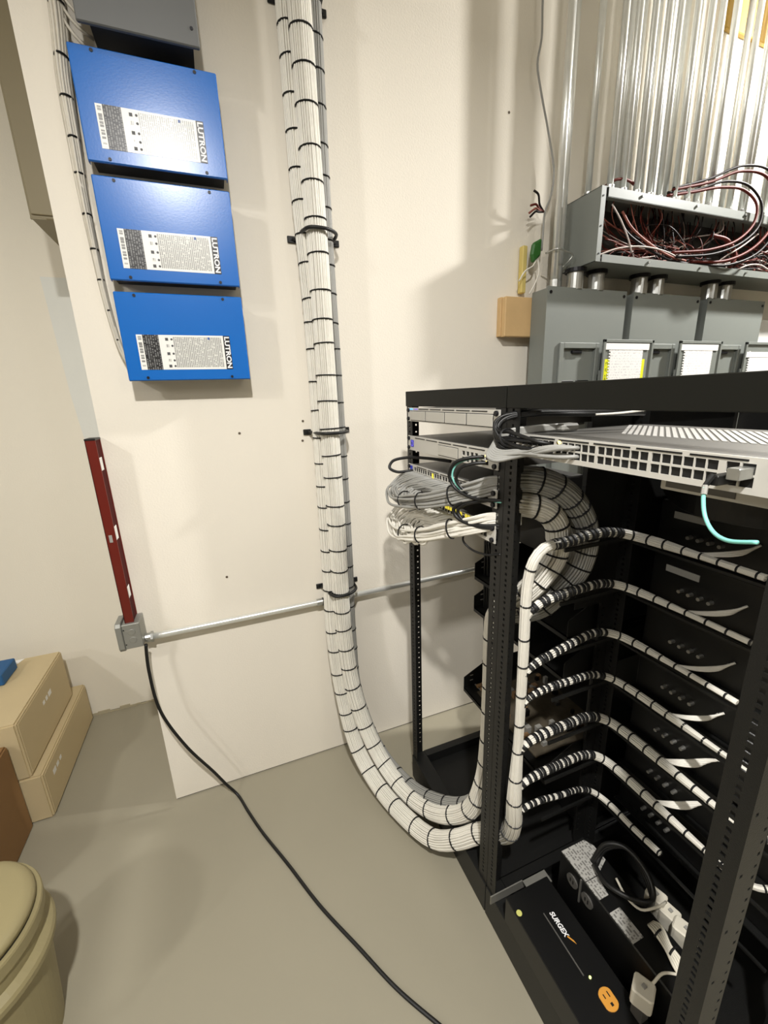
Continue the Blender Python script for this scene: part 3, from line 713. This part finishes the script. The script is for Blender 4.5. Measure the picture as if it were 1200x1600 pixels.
KN = mesh_of(A().cyl((0, 0, 0), (-.014, 0, 0), .0052, 10, .0045), 'terminal', M_knob, False)
for k in range(7):
    zk = ZK[k]
    t = thing('amplifier', 'black rack amplifier with rear terminals, ' + ORD[k] + ' of seven in the right bay', 'amplifier', (1.2, -1.06, zk-.045), 'amplifiers stacked in the right bay')
    A().box(1.02, 1.33, -1.297, -.85, zk-.043, zk+.083).build('chassis', M_amp, t, .002)
    A().box(1.0, 1.02, -1.297, -.85, zk-.047, zk-.043).build('tray_lip', M_rack, t)
    for j in range(4): inst('terminal', KN, t, (1.02, -.932-.0232*j, zk+.006+(.0 if k < 5 else -.01)))
    if k < 2: A().box(1.018, 1.0205, -.967, -.886, zk+.043, zk+.060).build('label_strip', M_label_gp, t)
    for j in range(3): A().box(1.0185, 1.0205, -1.12-.03*j, -1.105-.03*j, zk+.02, zk+.035).build('socket', M_port, t)
t = thing('black_processor', 'black shallow processor with rounded front under the right-bay switch', 'processor', (1.1, -1.06, 1.30))
pr = [(1.0, -.86, 1.30)] + [(1.0-.16*math.sin(math.pi*k/20), -.86-.435*k/20, 1.30) for k in range(1, 20)] + [(1.0, -1.295, 1.30), (1.3, -1.295, 1.30), (1.3, -.86, 1.30)]
A().prism(pr, (0, 0, .055)).build('case', M_amp, t, .002)
t = thing('grey_router', 'light grey shallow unit directly below the right-bay switch', 'network unit', (.8, -1.2, 1.385))
A().box(.66, .86, -1.29, -1.09, 1.385, 1.408).build('case', M_sil2, t, .002)
A().box(.659, .661, -1.20, -1.10, 1.390, 1.403).build('front_slot', M_chas, t)

# ------------------------------------------------------------------ shelves and gear at the rear of the left bay
def shelf(z, x0, pos):
    t = thing('rack_shelf', 'black vented rack shelf at the rear of the left bay, ' + pos, 'shelf', (1.05, -.54, z), 'rear shelves of the left bay')
    a = A().plate(0, 0, 0, 0, 0, 0, [], 'X') if False else A()
    a.box(x0, 1.30, -.772, -.31, z, z+.003).box(x0, x0+.003, -.772, -.31, z-.012, z+.003)
    a.build('tray', M_rack, t)
    for y in (-.312, -.772):
        A().prism([(x0, y, z), (x0, y, z+.052), (x0+.10, y, z+.10), (1.30, y, z+.10), (1.30, y, z)], (0, .002, 0)).build('side_bracket', M_rack, t)
    for j in range(2):
        A().box(x0+.028, x0+.042, -.3125, -.3098, z+.028+.022*j, z+.032+.022*j).build('slot', M_label_gp, t)
        A().box(x0+.05, x0+.056, -.42+.06*j, -.37+.06*j, z+.0032, z+.0040).build('slot', M_label_gp, t)
shelf(.880, .828, 'highest'); shelf(.746, .828, 'middle'); shelf(.394, .79, 'lowest')
for z, h, pos in ((.885, .12, 'highest shelf'), (.751, .11, 'middle shelf'), (.08, .25, 'rack floor')):
    tag(A().box(.99, 1.30, -.765, -.43, z, z+h).build('filler_case', M_amp, None, .003), 'added black filler case on the ' + pos + ' of the left bay', 'case', 'black filler cases in the left bay')  # black boxes added to keep the rear of the bay dark
tag(A().box(.96, 1.30, -.765, -.36, 1.02, 1.19).build('filler_case', M_amp, None, .003), 'added black filler case below the silver switches of the left bay', 'case', 'black filler cases in the left bay')  # another added box, fills the dark space under the switches
# board with terminals on the lowest shelf
t = thing('terminal_board', 'grimy terminal board with copper posts on the lowest rear shelf', 'terminal board', (1.0, -.6, .40))
A().box(.82, 1.12, -.70, -.36, .399, .404).build('board', mat('board_brown', (78, 70, 56), .7, 0, .5, 40, .4, 90), t)
q = random.Random(5)
for k in range(46):
    x, y = q.uniform(.84, 1.1), q.uniform(-.69, -.38); h = q.uniform(.008, .03); s = q.uniform(.004, .011)
    A().box(x-s, x+s, y-s*.8, y+s*.8, .404, .404+h).build('component', (M_copper, M_chas, M_amp, M_label_gp)[k % 4], t)
for k in range(4):
    A().cyl((.83+.004*k, -.345-.022*k, .415+.0*k), (.90, -.345-.022*k, .416), .0075, 10).build('terminal_post', M_copper, t)
acc = A()
for k in range(5):
    acc.tube([(.862+.008*(k % 2), -.322-.006*k, 1.02), (.864+.006*k, -.326-.005*k, .80), (.870, -.33-.004*k, .60), (.885+.004*k, -.335, .47), (.86, -.35, .41)], .0042, 6, .03)
t = thing('hanging_leads', 'black leads hanging behind the shelves of the left bay', 'cable bundle', (.87, -.33, .40))
tag(acc.build('cable_strands', M_cable_k, t, smooth=True), kind='stuff')

# ------------------------------------------------------------------ floor of the right bay
t = thing('surge_protector', 'flat black surge protector with white lettering on the floor of the right bay', 'surge protector', (.65, -1.08, ZB))
A().box(.572, .715, -1.29, -.886, .112, .200).build('case', M_amp, t, .002)
A().box(.641, .644, -1.09, -.955, .200, .2012).build('groove_line', M_chas, t)
text('SURGEX', 'brand_lettering', M_txt_w, t, .0175, (.662, -.988, .2012), (0, -1, 0), (1, 0, 0), .86, 1.0, .0005, .2)
A().prism([(.662, -1.018, .2005), (.665, -1.016, .2005), (.672, -1.030, .2005), (.673, -1.038, .2005)], (0, 0, .0008)).build('logo_swoosh', M_orange, t)
A().cyl((.583, -.93, .200), (.583, -.93, .2012), .0075, 16).build('sticker', mat('yellow_green_dot', (196, 196, 110), .6), t)
A().cyl((.654, -1.098, .200), (.654, -1.098, .2025), .0028, 10).build('power_light', mat('violet_led', (200, 220, 120), .4, emit=((225, 235, 140), 3.0)), t)
oc = A(); o8 = []
for k in range(24):
    an = 2*math.pi*k/24; o8.append((.662+max(-.017, min(.017, .021*math.cos(an))), -1.142+.021*math.sin(an), .2))
oc.prism(o8, (0, 0, .004)).build('outlet', M_orange, t, .001)
for (dx, dy, sx, sy) in ((.006, .006, .0012, .005), (-.006, .006, .0012, .004), (.0, -.010, .003, .003)):
    A().box(.662+dx-sx, .662+dx+sx, -1.142+dy-sy, -1.142+dy+sy, .204, .2046).build('slot', M_port, t)
tag(A().prism([(.558, -.838, .112), (.558, -.838, .142), (.75, -.838, .142), (.75, -.838, .112)], (0, -.003, 0)).box(.67, .75, -.875, -.838, .139, .142).build('mounting_bracket', M_alu), 'bare metal angle bracket beside the foot of the centre post', 'bracket')
t = thing('battery_backup', 'long black battery backup with printed labels on top, floor of the right bay', 'power unit', (.79, -1.07, ZB))
A().box(.742, .842, -1.25, -.90, .112, .298).build('case', M_amp, t, .003)
A().prism([(.744, -.902, .298), (.825, -.902, .298), (.838, -.925, .298), (.838, -.965, .298), (.79, -.985, .298), (.744, -.985, .298)], (0, 0, .0012)).build('top_label', M_label_g, t)
A().prism([(.744, -.987, .298), (.785, -.987, .298), (.775, -1.03, .298), (.744, -1.03, .298)], (0, 0, .0012)).build('top_label', M_label_g, t)
A().box(.744, .778, -1.125, -1.06, .298, .2992).build('top_label', M_label_g, t)
for yy in (-.95, -1.0):
    A().cyl((.742, yy, .255), (.738, yy, .255), .018, 16).build('socket', M_chas, t)
    A().box(.7372, .7382, yy-.006, yy-.003, .25, .262).box(.7372, .7382, yy+.003, yy+.006, .25, .262).build('socket_slot', M_port, t)
A().box(.7385, .742, -.978, -.974, .215, .295).build('edge_clip', M_knob, t)
acc = A()
for k in range(3):
    acc.tube([(.80, -.955-.006*k, .30), (.83, -.965, .36-.01*k), (.86, -1.0, .375), (.87, -1.06+.01*k, .35), (.85, -1.09, .325-.006*k), (.80, -1.07, .33), (.775, -1.02, .325), (.79, -.97, .315)], .006, 8, .012)
t = thing('power_leads', 'coil of black power leads over the battery backup', 'cords', (.82, -1.02, .31)); tag(acc.build('cable_strands', M_cable_k, t, smooth=True), kind='stuff')
acc = A().tube([(.81, -1.02, .322), (.80, -1.06, .318), (.81, -1.09, .316), (.85, -1.105, .325), (.885, -1.10, .31)], .0032, 6, .01)
tag(acc.build('adapter_lead', M_wart, smooth=True), 'thin white lead curving to the white adapters', 'lead')
def adapter(lab, x, y, z, sx, sy, sz, rz):
    t = thing('plug_adapter', lab, 'adapter', (x, y, z), 'white plug adapters')
    c, s_ = math.cos(rz), math.sin(rz)
    def pt(a_, b_): return (x + a_*c - b_*s_, y + a_*s_ + b_*c, z)
    A().prism([pt(-sx, -sy*.8), pt(-sx*.8, -sy), pt(sx*.8, -sy), pt(sx, -sy*.8), pt(sx, sy*.8), pt(sx*.8, sy), pt(-sx*.8, sy), pt(-sx, sy*.8)], (0, 0, sz)).build('adapter_body', M_wart, t, .003)
    if z > .245: A().box(x-.012, x+.014, y-.013, y+.013, .2005, z).build('adapter_base', M_chas, t, .002)
    A().box(x-.004, x+.004, y-.004, y+.004, z+sz, z+sz+.004).build('rating_mark', M_label_gp, t)
adapter('white plug adapter at the far end of the row', .888, -1.075, .24, .018, .022, .06, .3)
adapter('white plug adapter in the middle of the row', .892, -1.11, .23, .018, .02, .06, .2)
adapter('white plug adapter beside the near post, largest of the row', .885, -1.152, .24, .019, .026, .06, .35)
adapter('white plug adapter standing between the two black units', .703, -1.185, .25, .021, .021, .045, .5)
A2 = A().box(.85, .93, -1.19, -1.05, .112, .236)
tag(A2.build('outlet_strip', M_amp, None, .003), 'black outlet strip under the row of white adapters', 'outlet strip')
acc = A()
for k in range(5):
    d = .004*(k-2)
    acc.tube([(.815+d, -1.115, .304), (.808+d*1.6, -1.135, .322), (.800+d, -1.165, .318), (.795+d*1.5, -1.19, .314), (.788+d*.5, -1.205, .305)], .0034, 6, .008)
acc.tube([(.788, -1.205, .306), (.75, -1.19, .312), (.722, -1.19, .300)], .003, 6, .01)
t = thing('tied_cord', 'white adapter cord folded up and tied twice', 'cord', (.80, -1.16, .30)); tag(acc.build('cable_strands', M_wart, t, smooth=True), kind='stuff')
for yy in (-1.14, -1.175):
    inst('cable_tie', TIE, t, (.803, yy, .319), V(0, 0, 1).rotation_difference(V(.1, -1, 0).normalized()), (.014, .010, .004))

# ------------------------------------------------------------------ electrical panels on the right
WX0, WX1, WY0, WY1, WZ0, WZ1 = 1.377, 3.05, -.220, -.051, 2.004, 2.245
t = thing('wood_block', 'short pine board block fixed to the wall left of the grey panels', 'wood block', (1.15, -.025, 1.763))
A().box(1.108, 1.31, -.0255, 0, 1.766, 1.912).build('board', M_wood, t, .002)
A().box(1.112, 1.31, -.051, -.026, 1.763, 1.910).build('board', M_wood, t, .002)
def panel(x0, x1, pos, paper):
    t = thing('breaker_panel', 'grey breaker panel with its door swung open, ' + pos, 'breaker panel', ((x0+x1)/2, -.1, .95), 'grey breaker panels in a row')
    zt, zb = 1.931, .95
    A().box(x0+.006, x1-.006, -.138, -.051, zb, zt-.004).build('panel_box', M_panel, t, .002)
    wx0, wx1, wz0, wz1 = x0+.095, x0+.262, 1.10, 1.708      # opening for the breakers
    A().plate(x0, x1, -.146, -.138, zb, zt, [(wx0, wx1, wz0, wz1)], 'Y').build('trim_cover', M_panel, t)
    fr = A().plate(wx0-.022, wx1+.02, -.155, -.146, wz0-.02, wz1+.022, [(wx0, wx1, wz0, wz1)], 'Y'); fr.build('opening_frame', M_panel, t, .002)
    A().box(wx0, wx1, -.128, -.124, wz0, wz1).build('dead_front', M_panel_d, t)
    for s in (0, 1):
        A().box(wx0+.006+s*.082, wx0+.076+s*.082, -.140, -.128, 1.40, 1.585).build('main_breaker', M_brk, t, .002)
    A().box(wx0+.06, wx0+.095, -.155, -.140, 1.545, 1.575).build('breaker_handle', M_screw, t, .002)
    A().box(wx0+.05, wx0+.10, -.150, -.128, wz1-.018, wz1-.006).build('latch', M_screw, t, .002)
    for sx in (x0+.016, x1-.016):
        A().cyl((sx, -.146, zt-.02), (sx, -.149, zt-.02), .006, 10).build('screw', M_screw, t)
    # open door hinged right of the opening
    dx0, dx1, dz0, dz1 = wx1+.018, wx1+.305, 1.06, 1.742
    d = A().box(dx0, dx1, -.172, -.169, dz0, dz1).box(dx0, dx0+.012, -.178, -.169, dz0, dz1).box(dx1-.012, dx1, -.178, -.169, dz0, dz1).box(dx0, dx1, -.178, -.169, dz1-.012, dz1).build('door', M_panel, t, .001)
    A().cyl((dx0-.004, -.170, 1.3), (dx0-.004, -.170, 1.62), .005, 8).build('hinge', M_panel_d, t)
    return t, dx0, dx1
for i, (x0, x1) in enumerate(((1.230, 1.642), (1.682, 2.094), (2.148, 2.563))):
    t, d0, d1 = panel(x0, x1, ('nearest the pine block', 'middle one', 'furthest right of three')[i], i)
    # directory sheet taped inside the door
    s = thing('directory_sheet', ('torn handwritten sheet with yellow label behind it, on the first open panel door', 'torn handwritten sheet taped on the second open panel door', 'torn handwritten sheet taped on the last open panel door')[i], 'paper', (d0+.13, -.176, 1.40), 'handwritten sheets on the panel doors')
    dz = (0, 0, -.03)[i]
    A().box(d0+.042, d0+.228, -.1752, -.1745, 1.42, 1.715+dz).build('sheet', M_paper, s)
    A().box(d0+.010, d0+.262, -.1762, -.1755, 1.702+dz, 1.727+dz).build('tape_strip', M_paper_p, s)
    for k in range(24):
        zz = 1.43+k*.0115
        A().box(d0+.034, d0+.043, -.1752, -.1746, zz, zz+.006).build('torn_edge', M_paper_p, s)
    if i == 0:
        A().box(d0+.012, d0+.246, -.1738, -.1725, 1.44, 1.665).build('warning_label', M_yellow, s)
        A().box(d0+.020, d0+.036, -.1742, -.1738, 1.45, 1.655).build('warning_print', print_mat('warning_print', (226, 228, 40), (90, 92, 30), 'Z', 'X', .009, 200, .5), s)
t = thing('white_panel', 'white panel with screw holes at the right edge beside the last grey panel', 'panel', (2.75, -.1, 1.3))
A().box(2.60, 3.05, -.10, -.051, 1.3, 1.86).build('case', M_label_w, t, .003)
for k in range(4): A().cyl((2.63+.035*k, -.10, 1.745), (2.63+.035*k, -.103, 1.745), .005, 8).build('screw_hole', M_screw, t)
# nipples between the trough and the panels
for i, x in enumerate((1.385, 1.495, 1.735, 1.838, 2.185, 2.285)):
    t = thing('conduit_nipple', 'short thick galvanized nipple under the wire trough, number %s from the left' % ('one', 'two', 'three', 'four', 'five', 'six')[i], 'conduit nipple', (x, -.13, 1.93), 'nipples under the trough')
    A().cyl((x, -.12, 1.928), (x, -.12, 1.998), .031, 20).build('pipe', M_steel2, t, smooth=False)
    A().cyl((x, -.12, 1.990), (x, -.12, 2.004), .040, 20).build('locknut', M_screw, t)
# wire trough
t = thing('wire_trough', 'long open grey wire trough above the panels, stuffed with wires', 'wire trough', (2.2, -.13, WZ0))
A().box(WX0, WX1, WY1-.002, WY1, WZ0, WZ1).box(WX0, WX1, WY0, WY1, WZ1-.002, WZ1).box(WX0, WX1, WY0, WY1, WZ0, WZ0+.002).box(WX0, WX0+.002, WY0, WY1, WZ0, WZ1).box(WX1-.002, WX1, WY0, WY1, WZ0, WZ1).build('trough_shell', M_panel, t)
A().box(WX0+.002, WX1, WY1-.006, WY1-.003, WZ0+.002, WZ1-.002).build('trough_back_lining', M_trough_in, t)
A().box(WX0, WX0+.022, WY0-.002, WY0, WZ0, WZ1).build('end_flange', M_panel, t)
A().box(WX0+.034, WX1, WY0-.002, WY0, WZ1-.030, WZ1).box(WX0+.034, WX1, WY0-.001, WY0+.02, WZ1-.032, WZ1-.030).build('top_flange', M_panel, t)
A().box(WX0+.030, WX1, WY0-.002, WY0, WZ0, WZ0+.026).build('bottom_flange', M_panel, t)
for k in range(5):
    for zz in (WZ1-.012, WZ0+.014):
        A().cyl((WX0+.20+.30*k+(.07 if zz < 2.1 else 0), WY0-.001, zz), (WX0+.20+.30*k+(.07 if zz < 2.1 else 0), WY0-.008, zz), .005, 8).build('screw', M_steel2, t)
for zz in (2.03, 2.12, 2.215): A().cyl((WX0+.011, WY0-.001, zz), (WX0+.011, WY0-.004, zz), .003, 8).build('screw', M_screw, t)
# conduits
cpos = []
k = 0; x = WX0+.06
while x < 2.03:
    if not (1.50 < x < 1.53): cpos.append((x+rnd.uniform(-.004, .004), (-.095, -.165)[k % 2]+rnd.uniform(-.008, .008), k % 2))
    x += .034; k += 1
for x, y in ((2.125, -.10), (2.165, -.16), (2.205, -.10), (2.235, -.165), (2.33, -.12), (2.365, -.17), (2.47, -.12), (2.53, -.16)): cpos.append((x, y, 0))
tag(A().box(2.185, 2.60, -.022, -.001, 2.985, 3.20).build('yellow_board', M_mustard, None, .003), 'mustard yellow board high on the wall behind the right conduits', 'board')
PIPE = mesh_of(A().cyl((0, 0, 0), (0, 0, CEIL-WZ1), .0117, 14), 'pipe', M_steel, True)
CON = mesh_of(A().cyl((0, 0, 0), (0, 0, .012), .0185, 8).cyl((0, 0, .012), (0, 0, .030), .0150, 12), 'connector', M_steel2)
for x, y, r in cpos:
    c = thing('conduit', 'slim galvanized conduit on the trough top, right of the bright wall gap' if x > 2.1 else 'slim galvanized conduit on the trough top, left of the bright wall gap', 'conduit', (x, y, WZ1), 'trough conduits right of the gap' if x > 2.1 else 'trough conduits left of the gap')
    inst('pipe', PIPE, c, (x, y, WZ1)); inst('connector', CON, c, (x, y, WZ1))
t = thing('conduit', 'single galvanized conduit passing left of the trough down to the first panel', 'conduit', (1.283, -.118, 1.931))
A().cyl((1.283, -.118, 1.931), (1.283, -.118, CEIL), .0135, 16).build('pipe', M_steel, t, smooth=True)
A().cyl((1.283, -.118, 1.931), (1.283, -.118, 1.96), .017, 12).build('connector', M_steel2, t)
for x, y in ((1.345, -.075),):
    tag(A().cyl((x, y, 1.931), (x, y, CEIL), .0117, 14).build('conduit', M_steel, smooth=True), 'galvanized conduit squeezed between the lone conduit and the trough end', 'conduit')
tag(A().cyl((2.42, -.25, 2.25), (2.43, -.26, CEIL), .036, 20).build('flexible_conduit', M_steel2, smooth=True), 'thick pale conduit at the right edge in front of the slim ones', 'conduit')

# wires: an uncountable tangle per colour plus the large single loops
q = random.Random(11)
tang = {'w': A(), 'r': A(), 'k': A(), 'p': A()}
for k in range(150):
    c = q.choice('wwrrrkkkkpp'); acc = tang[c]
    x0 = q.uniform(WX0+.03, 2.75); top = q.random() < .62
    hub = V(1.86 if x0 < 2.15 else 2.5, -.14, 2.085) + V(q.gauss(0, .10), q.gauss(0, .02), q.gauss(0, .018))
    y0 = q.uniform(-.19, -.075)
    if top: s = [V(x0, y0, WZ1-.004), V(x0+q.uniform(-.02, .02), y0+q.uniform(-.015, .0), WZ1-.06), V(x0*.6+hub.x*.4, q.uniform(-.20, -.08), q.uniform(2.08, 2.17))]
    else: s = [V(x0, y0, WZ0+.004), V(x0+q.uniform(-.03, .03), y0, WZ0+.05), V(x0*.55+hub.x*.45, q.uniform(-.205, -.08), q.uniform(2.03, 2.10))]
    e = hub + V(q.uniform(-.16, .16), q.uniform(-.03, .05), q.uniform(-.045, .03))
    for p in s + [hub, e]:
        p.x = max(WX0+.012, p.x); p.y = max(-.214, min(-.06, p.y)); p.z = max(WZ0+.008, min(WZ1-.003, p.z))
    acc.tube(s+[hub, e], q.choice((.0017, .0022, .0026)), 5, .02)
for c, m_, lab in (('w', M_wire_w, 'pale'), ('r', M_wire_r, 'red-brown'), ('k', M_wire_k, 'black'), ('p', M_wire_pk, 'salmon')):
    tag(tang[c].build('wire_tangle', m_, smooth=True), 'tangle of thin ' + lab + ' wires filling the open trough', 'wires', 'wire tangle in the trough', 'stuff')
big = [
 ('red-brown', M_wire_r, .0055, [(1.80, -.20, 2.07), (1.98, -.235, 2.085), (2.12, -.25, 2.13), (2.20, -.25, 2.20), (2.21, -.24, 2.27), (2.15, -.22, 2.32), (2.04, -.20, 2.325), (1.90, -.18, 2.30), (1.78, -.165, 2.28)], 'inner red-brown wire looping up over the trough edge'),
 ('black', M_wire_k, .0050, [(1.82, -.205, 2.055), (2.0, -.24, 2.07), (2.14, -.255, 2.12), (2.225, -.255, 2.19), (2.235, -.245, 2.27), (2.17, -.225, 2.335), (2.05, -.205, 2.345), (1.92, -.18, 2.31), (1.78, -.165, 2.29)], 'black wire beside the inner red-brown loop over the trough'),
 ('red-brown', M_wire_r, .0060, [(1.92, -.20, 2.045), (2.08, -.24, 2.05), (2.22, -.26, 2.11), (2.31, -.262, 2.21), (2.32, -.255, 2.30), (2.25, -.235, 2.375), (2.12, -.215, 2.385), (1.98, -.19, 2.34), (1.80, -.17, 2.30)], 'outer red-brown wire looping highest over the trough edge'),
 ('black', M_wire_k, .0050, [(1.95, -.205, 2.035), (2.10, -.245, 2.035), (2.25, -.265, 2.095), (2.335, -.266, 2.21), (2.342, -.258, 2.305), (2.265, -.24, 2.392), (2.12, -.22, 2.402), (1.97, -.19, 2.35), (1.80, -.17, 2.305)], 'outermost black wire looping over the trough edge'),
 ('red-brown', M_wire_r, .0050, [(1.46, -.14, 2.275), (1.50, -.16, 2.30), (1.56, -.165, 2.305), (1.62, -.155, 2.29), (1.65, -.14, 2.255)], 'short dark red wire arching over the trough top behind the conduits'),
 ('red-brown', M_wire_r, .0080, [(2.15, -.21, 2.03), (2.17, -.215, 2.08), (2.13, -.20, 2.14), (2.05, -.18, 2.16)], 'thick dark red wire bending down to the trough floor'),
 ('salmon', M_wire_pk, .0045, [(1.52, -.19, 2.19), (1.56, -.20, 2.14), (1.66, -.205, 2.09), (1.80, -.20, 2.055), (1.90, -.19, 2.05)], 'salmon wire dipping across the left half of the trough'),
 ('black', M_wire_k, .0050, [(1.50, -.185, 2.18), (1.55, -.195, 2.12), (1.66, -.20, 2.075), (1.80, -.195, 2.045), (1.92, -.19, 2.04)], 'black wire below the salmon one in the left half of the trough'),
 ('white', M_wire_w, .0032, [(1.405, -.20, 2.03), (1.50, -.205, 2.06), (1.62, -.208, 2.075), (1.75, -.205, 2.07), (1.86, -.20, 2.05)], 'white wire arching along the trough floor at the left'),
 ('white', M_wire_w, .0028, [(1.45, -.205, 2.20), (1.50, -.208, 2.15), (1.545, -.21, 2.09), (1.57, -.208, 2.05)], 'straight white wire slanting down across the trough left end'),
 ('white', M_wire_w, .0032, [(2.02, -.21, 2.02), (2.10, -.215, 2.07), (2.20, -.22, 2.12), (2.28, -.225, 2.17)], 'white wire slanting up at the middle of the trough'),
 ('white', M_wire_w, .0032, [(2.18, -.21, 2.02), (2.26, -.22, 2.05), (2.34, -.222, 2.055), (2.42, -.222, 2.04), (2.52, -.22, 2.07)], 'white wire waving along the trough floor at the right'),
]
for c, m_, r, pts, lab in big:
    tag(A().tube(pts, r, 8, .012).build('loop_wire', m_, smooth=True), lab, 'wire', 'large single wires at the trough')
# loose wire ends left of the trough
ends = [((1.25, -.05, 2.22), (1.20, -.06, 2.222), M_wire_r, 'red'), ((1.25, -.05, 2.235), (1.215, -.055, 2.275), M_wire_k, 'upper black'), ((1.25, -.05, 2.21), (1.20, -.06, 2.185), M_wire_k, 'lower black'), ((1.25, -.05, 2.215), (1.20, -.052, 2.20), M_wire_pk, 'salmon')]
for p0, p1, m_, lab in ends:
    mid = ((p0[0]+p1[0])/2, p0[1]-.01, (p0[2]+p1[2])/2+.008)
    tag(A().tube([(1.275, -.045, 2.215), p0, mid, p1], .004, 7, .008).build('cut_wire_end', m_, smooth=True), lab + ' cut wire end sticking out left of the trough', 'wire end', 'cut wire ends left of the trough')
tag(A().tube([(1.23, -.03, CEIL-.01), (1.23, -.03, 2.851), (1.234, -.03, 2.747), (1.222, -.03, 2.672), (1.242, -.03, 2.602), (1.29, -.03, 2.474), (1.325, -.03, 2.36), (1.318, -.03, 2.28), (1.285, -.04, 2.215), (1.278, -.045, 2.14), (1.272, -.05, 2.08)], .0038, 7, .02).build('hanging_wire', M_cable_g, smooth=True), 'thin grey wire hanging down the wall left of the conduits', 'wire')
tag(A().prism([(1.225, -.045, 2.03), (1.26, -.045, 2.06), (1.262, -.045, 2.12), (1.222, -.045, 2.10), (1.215, -.045, 2.06)], (0, -.02, 0)).build('ground_terminal', M_green, None, .006), 'bright green grounding cap left of the trough', 'grounding cap')
tag(A().box(1.20, 1.222, -.03, -.004, 1.93, 2.10).build('yellow_strap', M_ylw, None, .003), 'faded yellow strap on the wall left of the trough', 'strap')
tag(A().tube([(1.245, -.055, 2.045), (1.225, -.06, 2.02), (1.19, -.06, 2.0), (1.17, -.05, 1.965)], .0028, 6, .01).build('pigtail_wire', M_cable_w, smooth=True), 'white pigtail wire curling left of the green grounding cap', 'wire')
tag(A().tube([(1.25, -.058, 2.045), (1.252, -.065, 2.0), (1.238, -.065, 1.96), (1.215, -.06, 1.92)], .0028, 6, .01).build('pigtail_wire', M_cable_w, smooth=True), 'white pigtail wire curling down from the green grounding cap', 'wire')
tag(A().tube([(1.25, -.10, 2.055), (1.27, -.142, 2.06), (1.30, -.142, 2.056), (1.345, -.14, 2.045), (1.33, -.13, 2.02), (1.30, -.142, 2.0)], .003, 6, .01).build('tie_wire', M_steel2, smooth=True), 'bent steel tie wire around the lone conduit', 'wire')
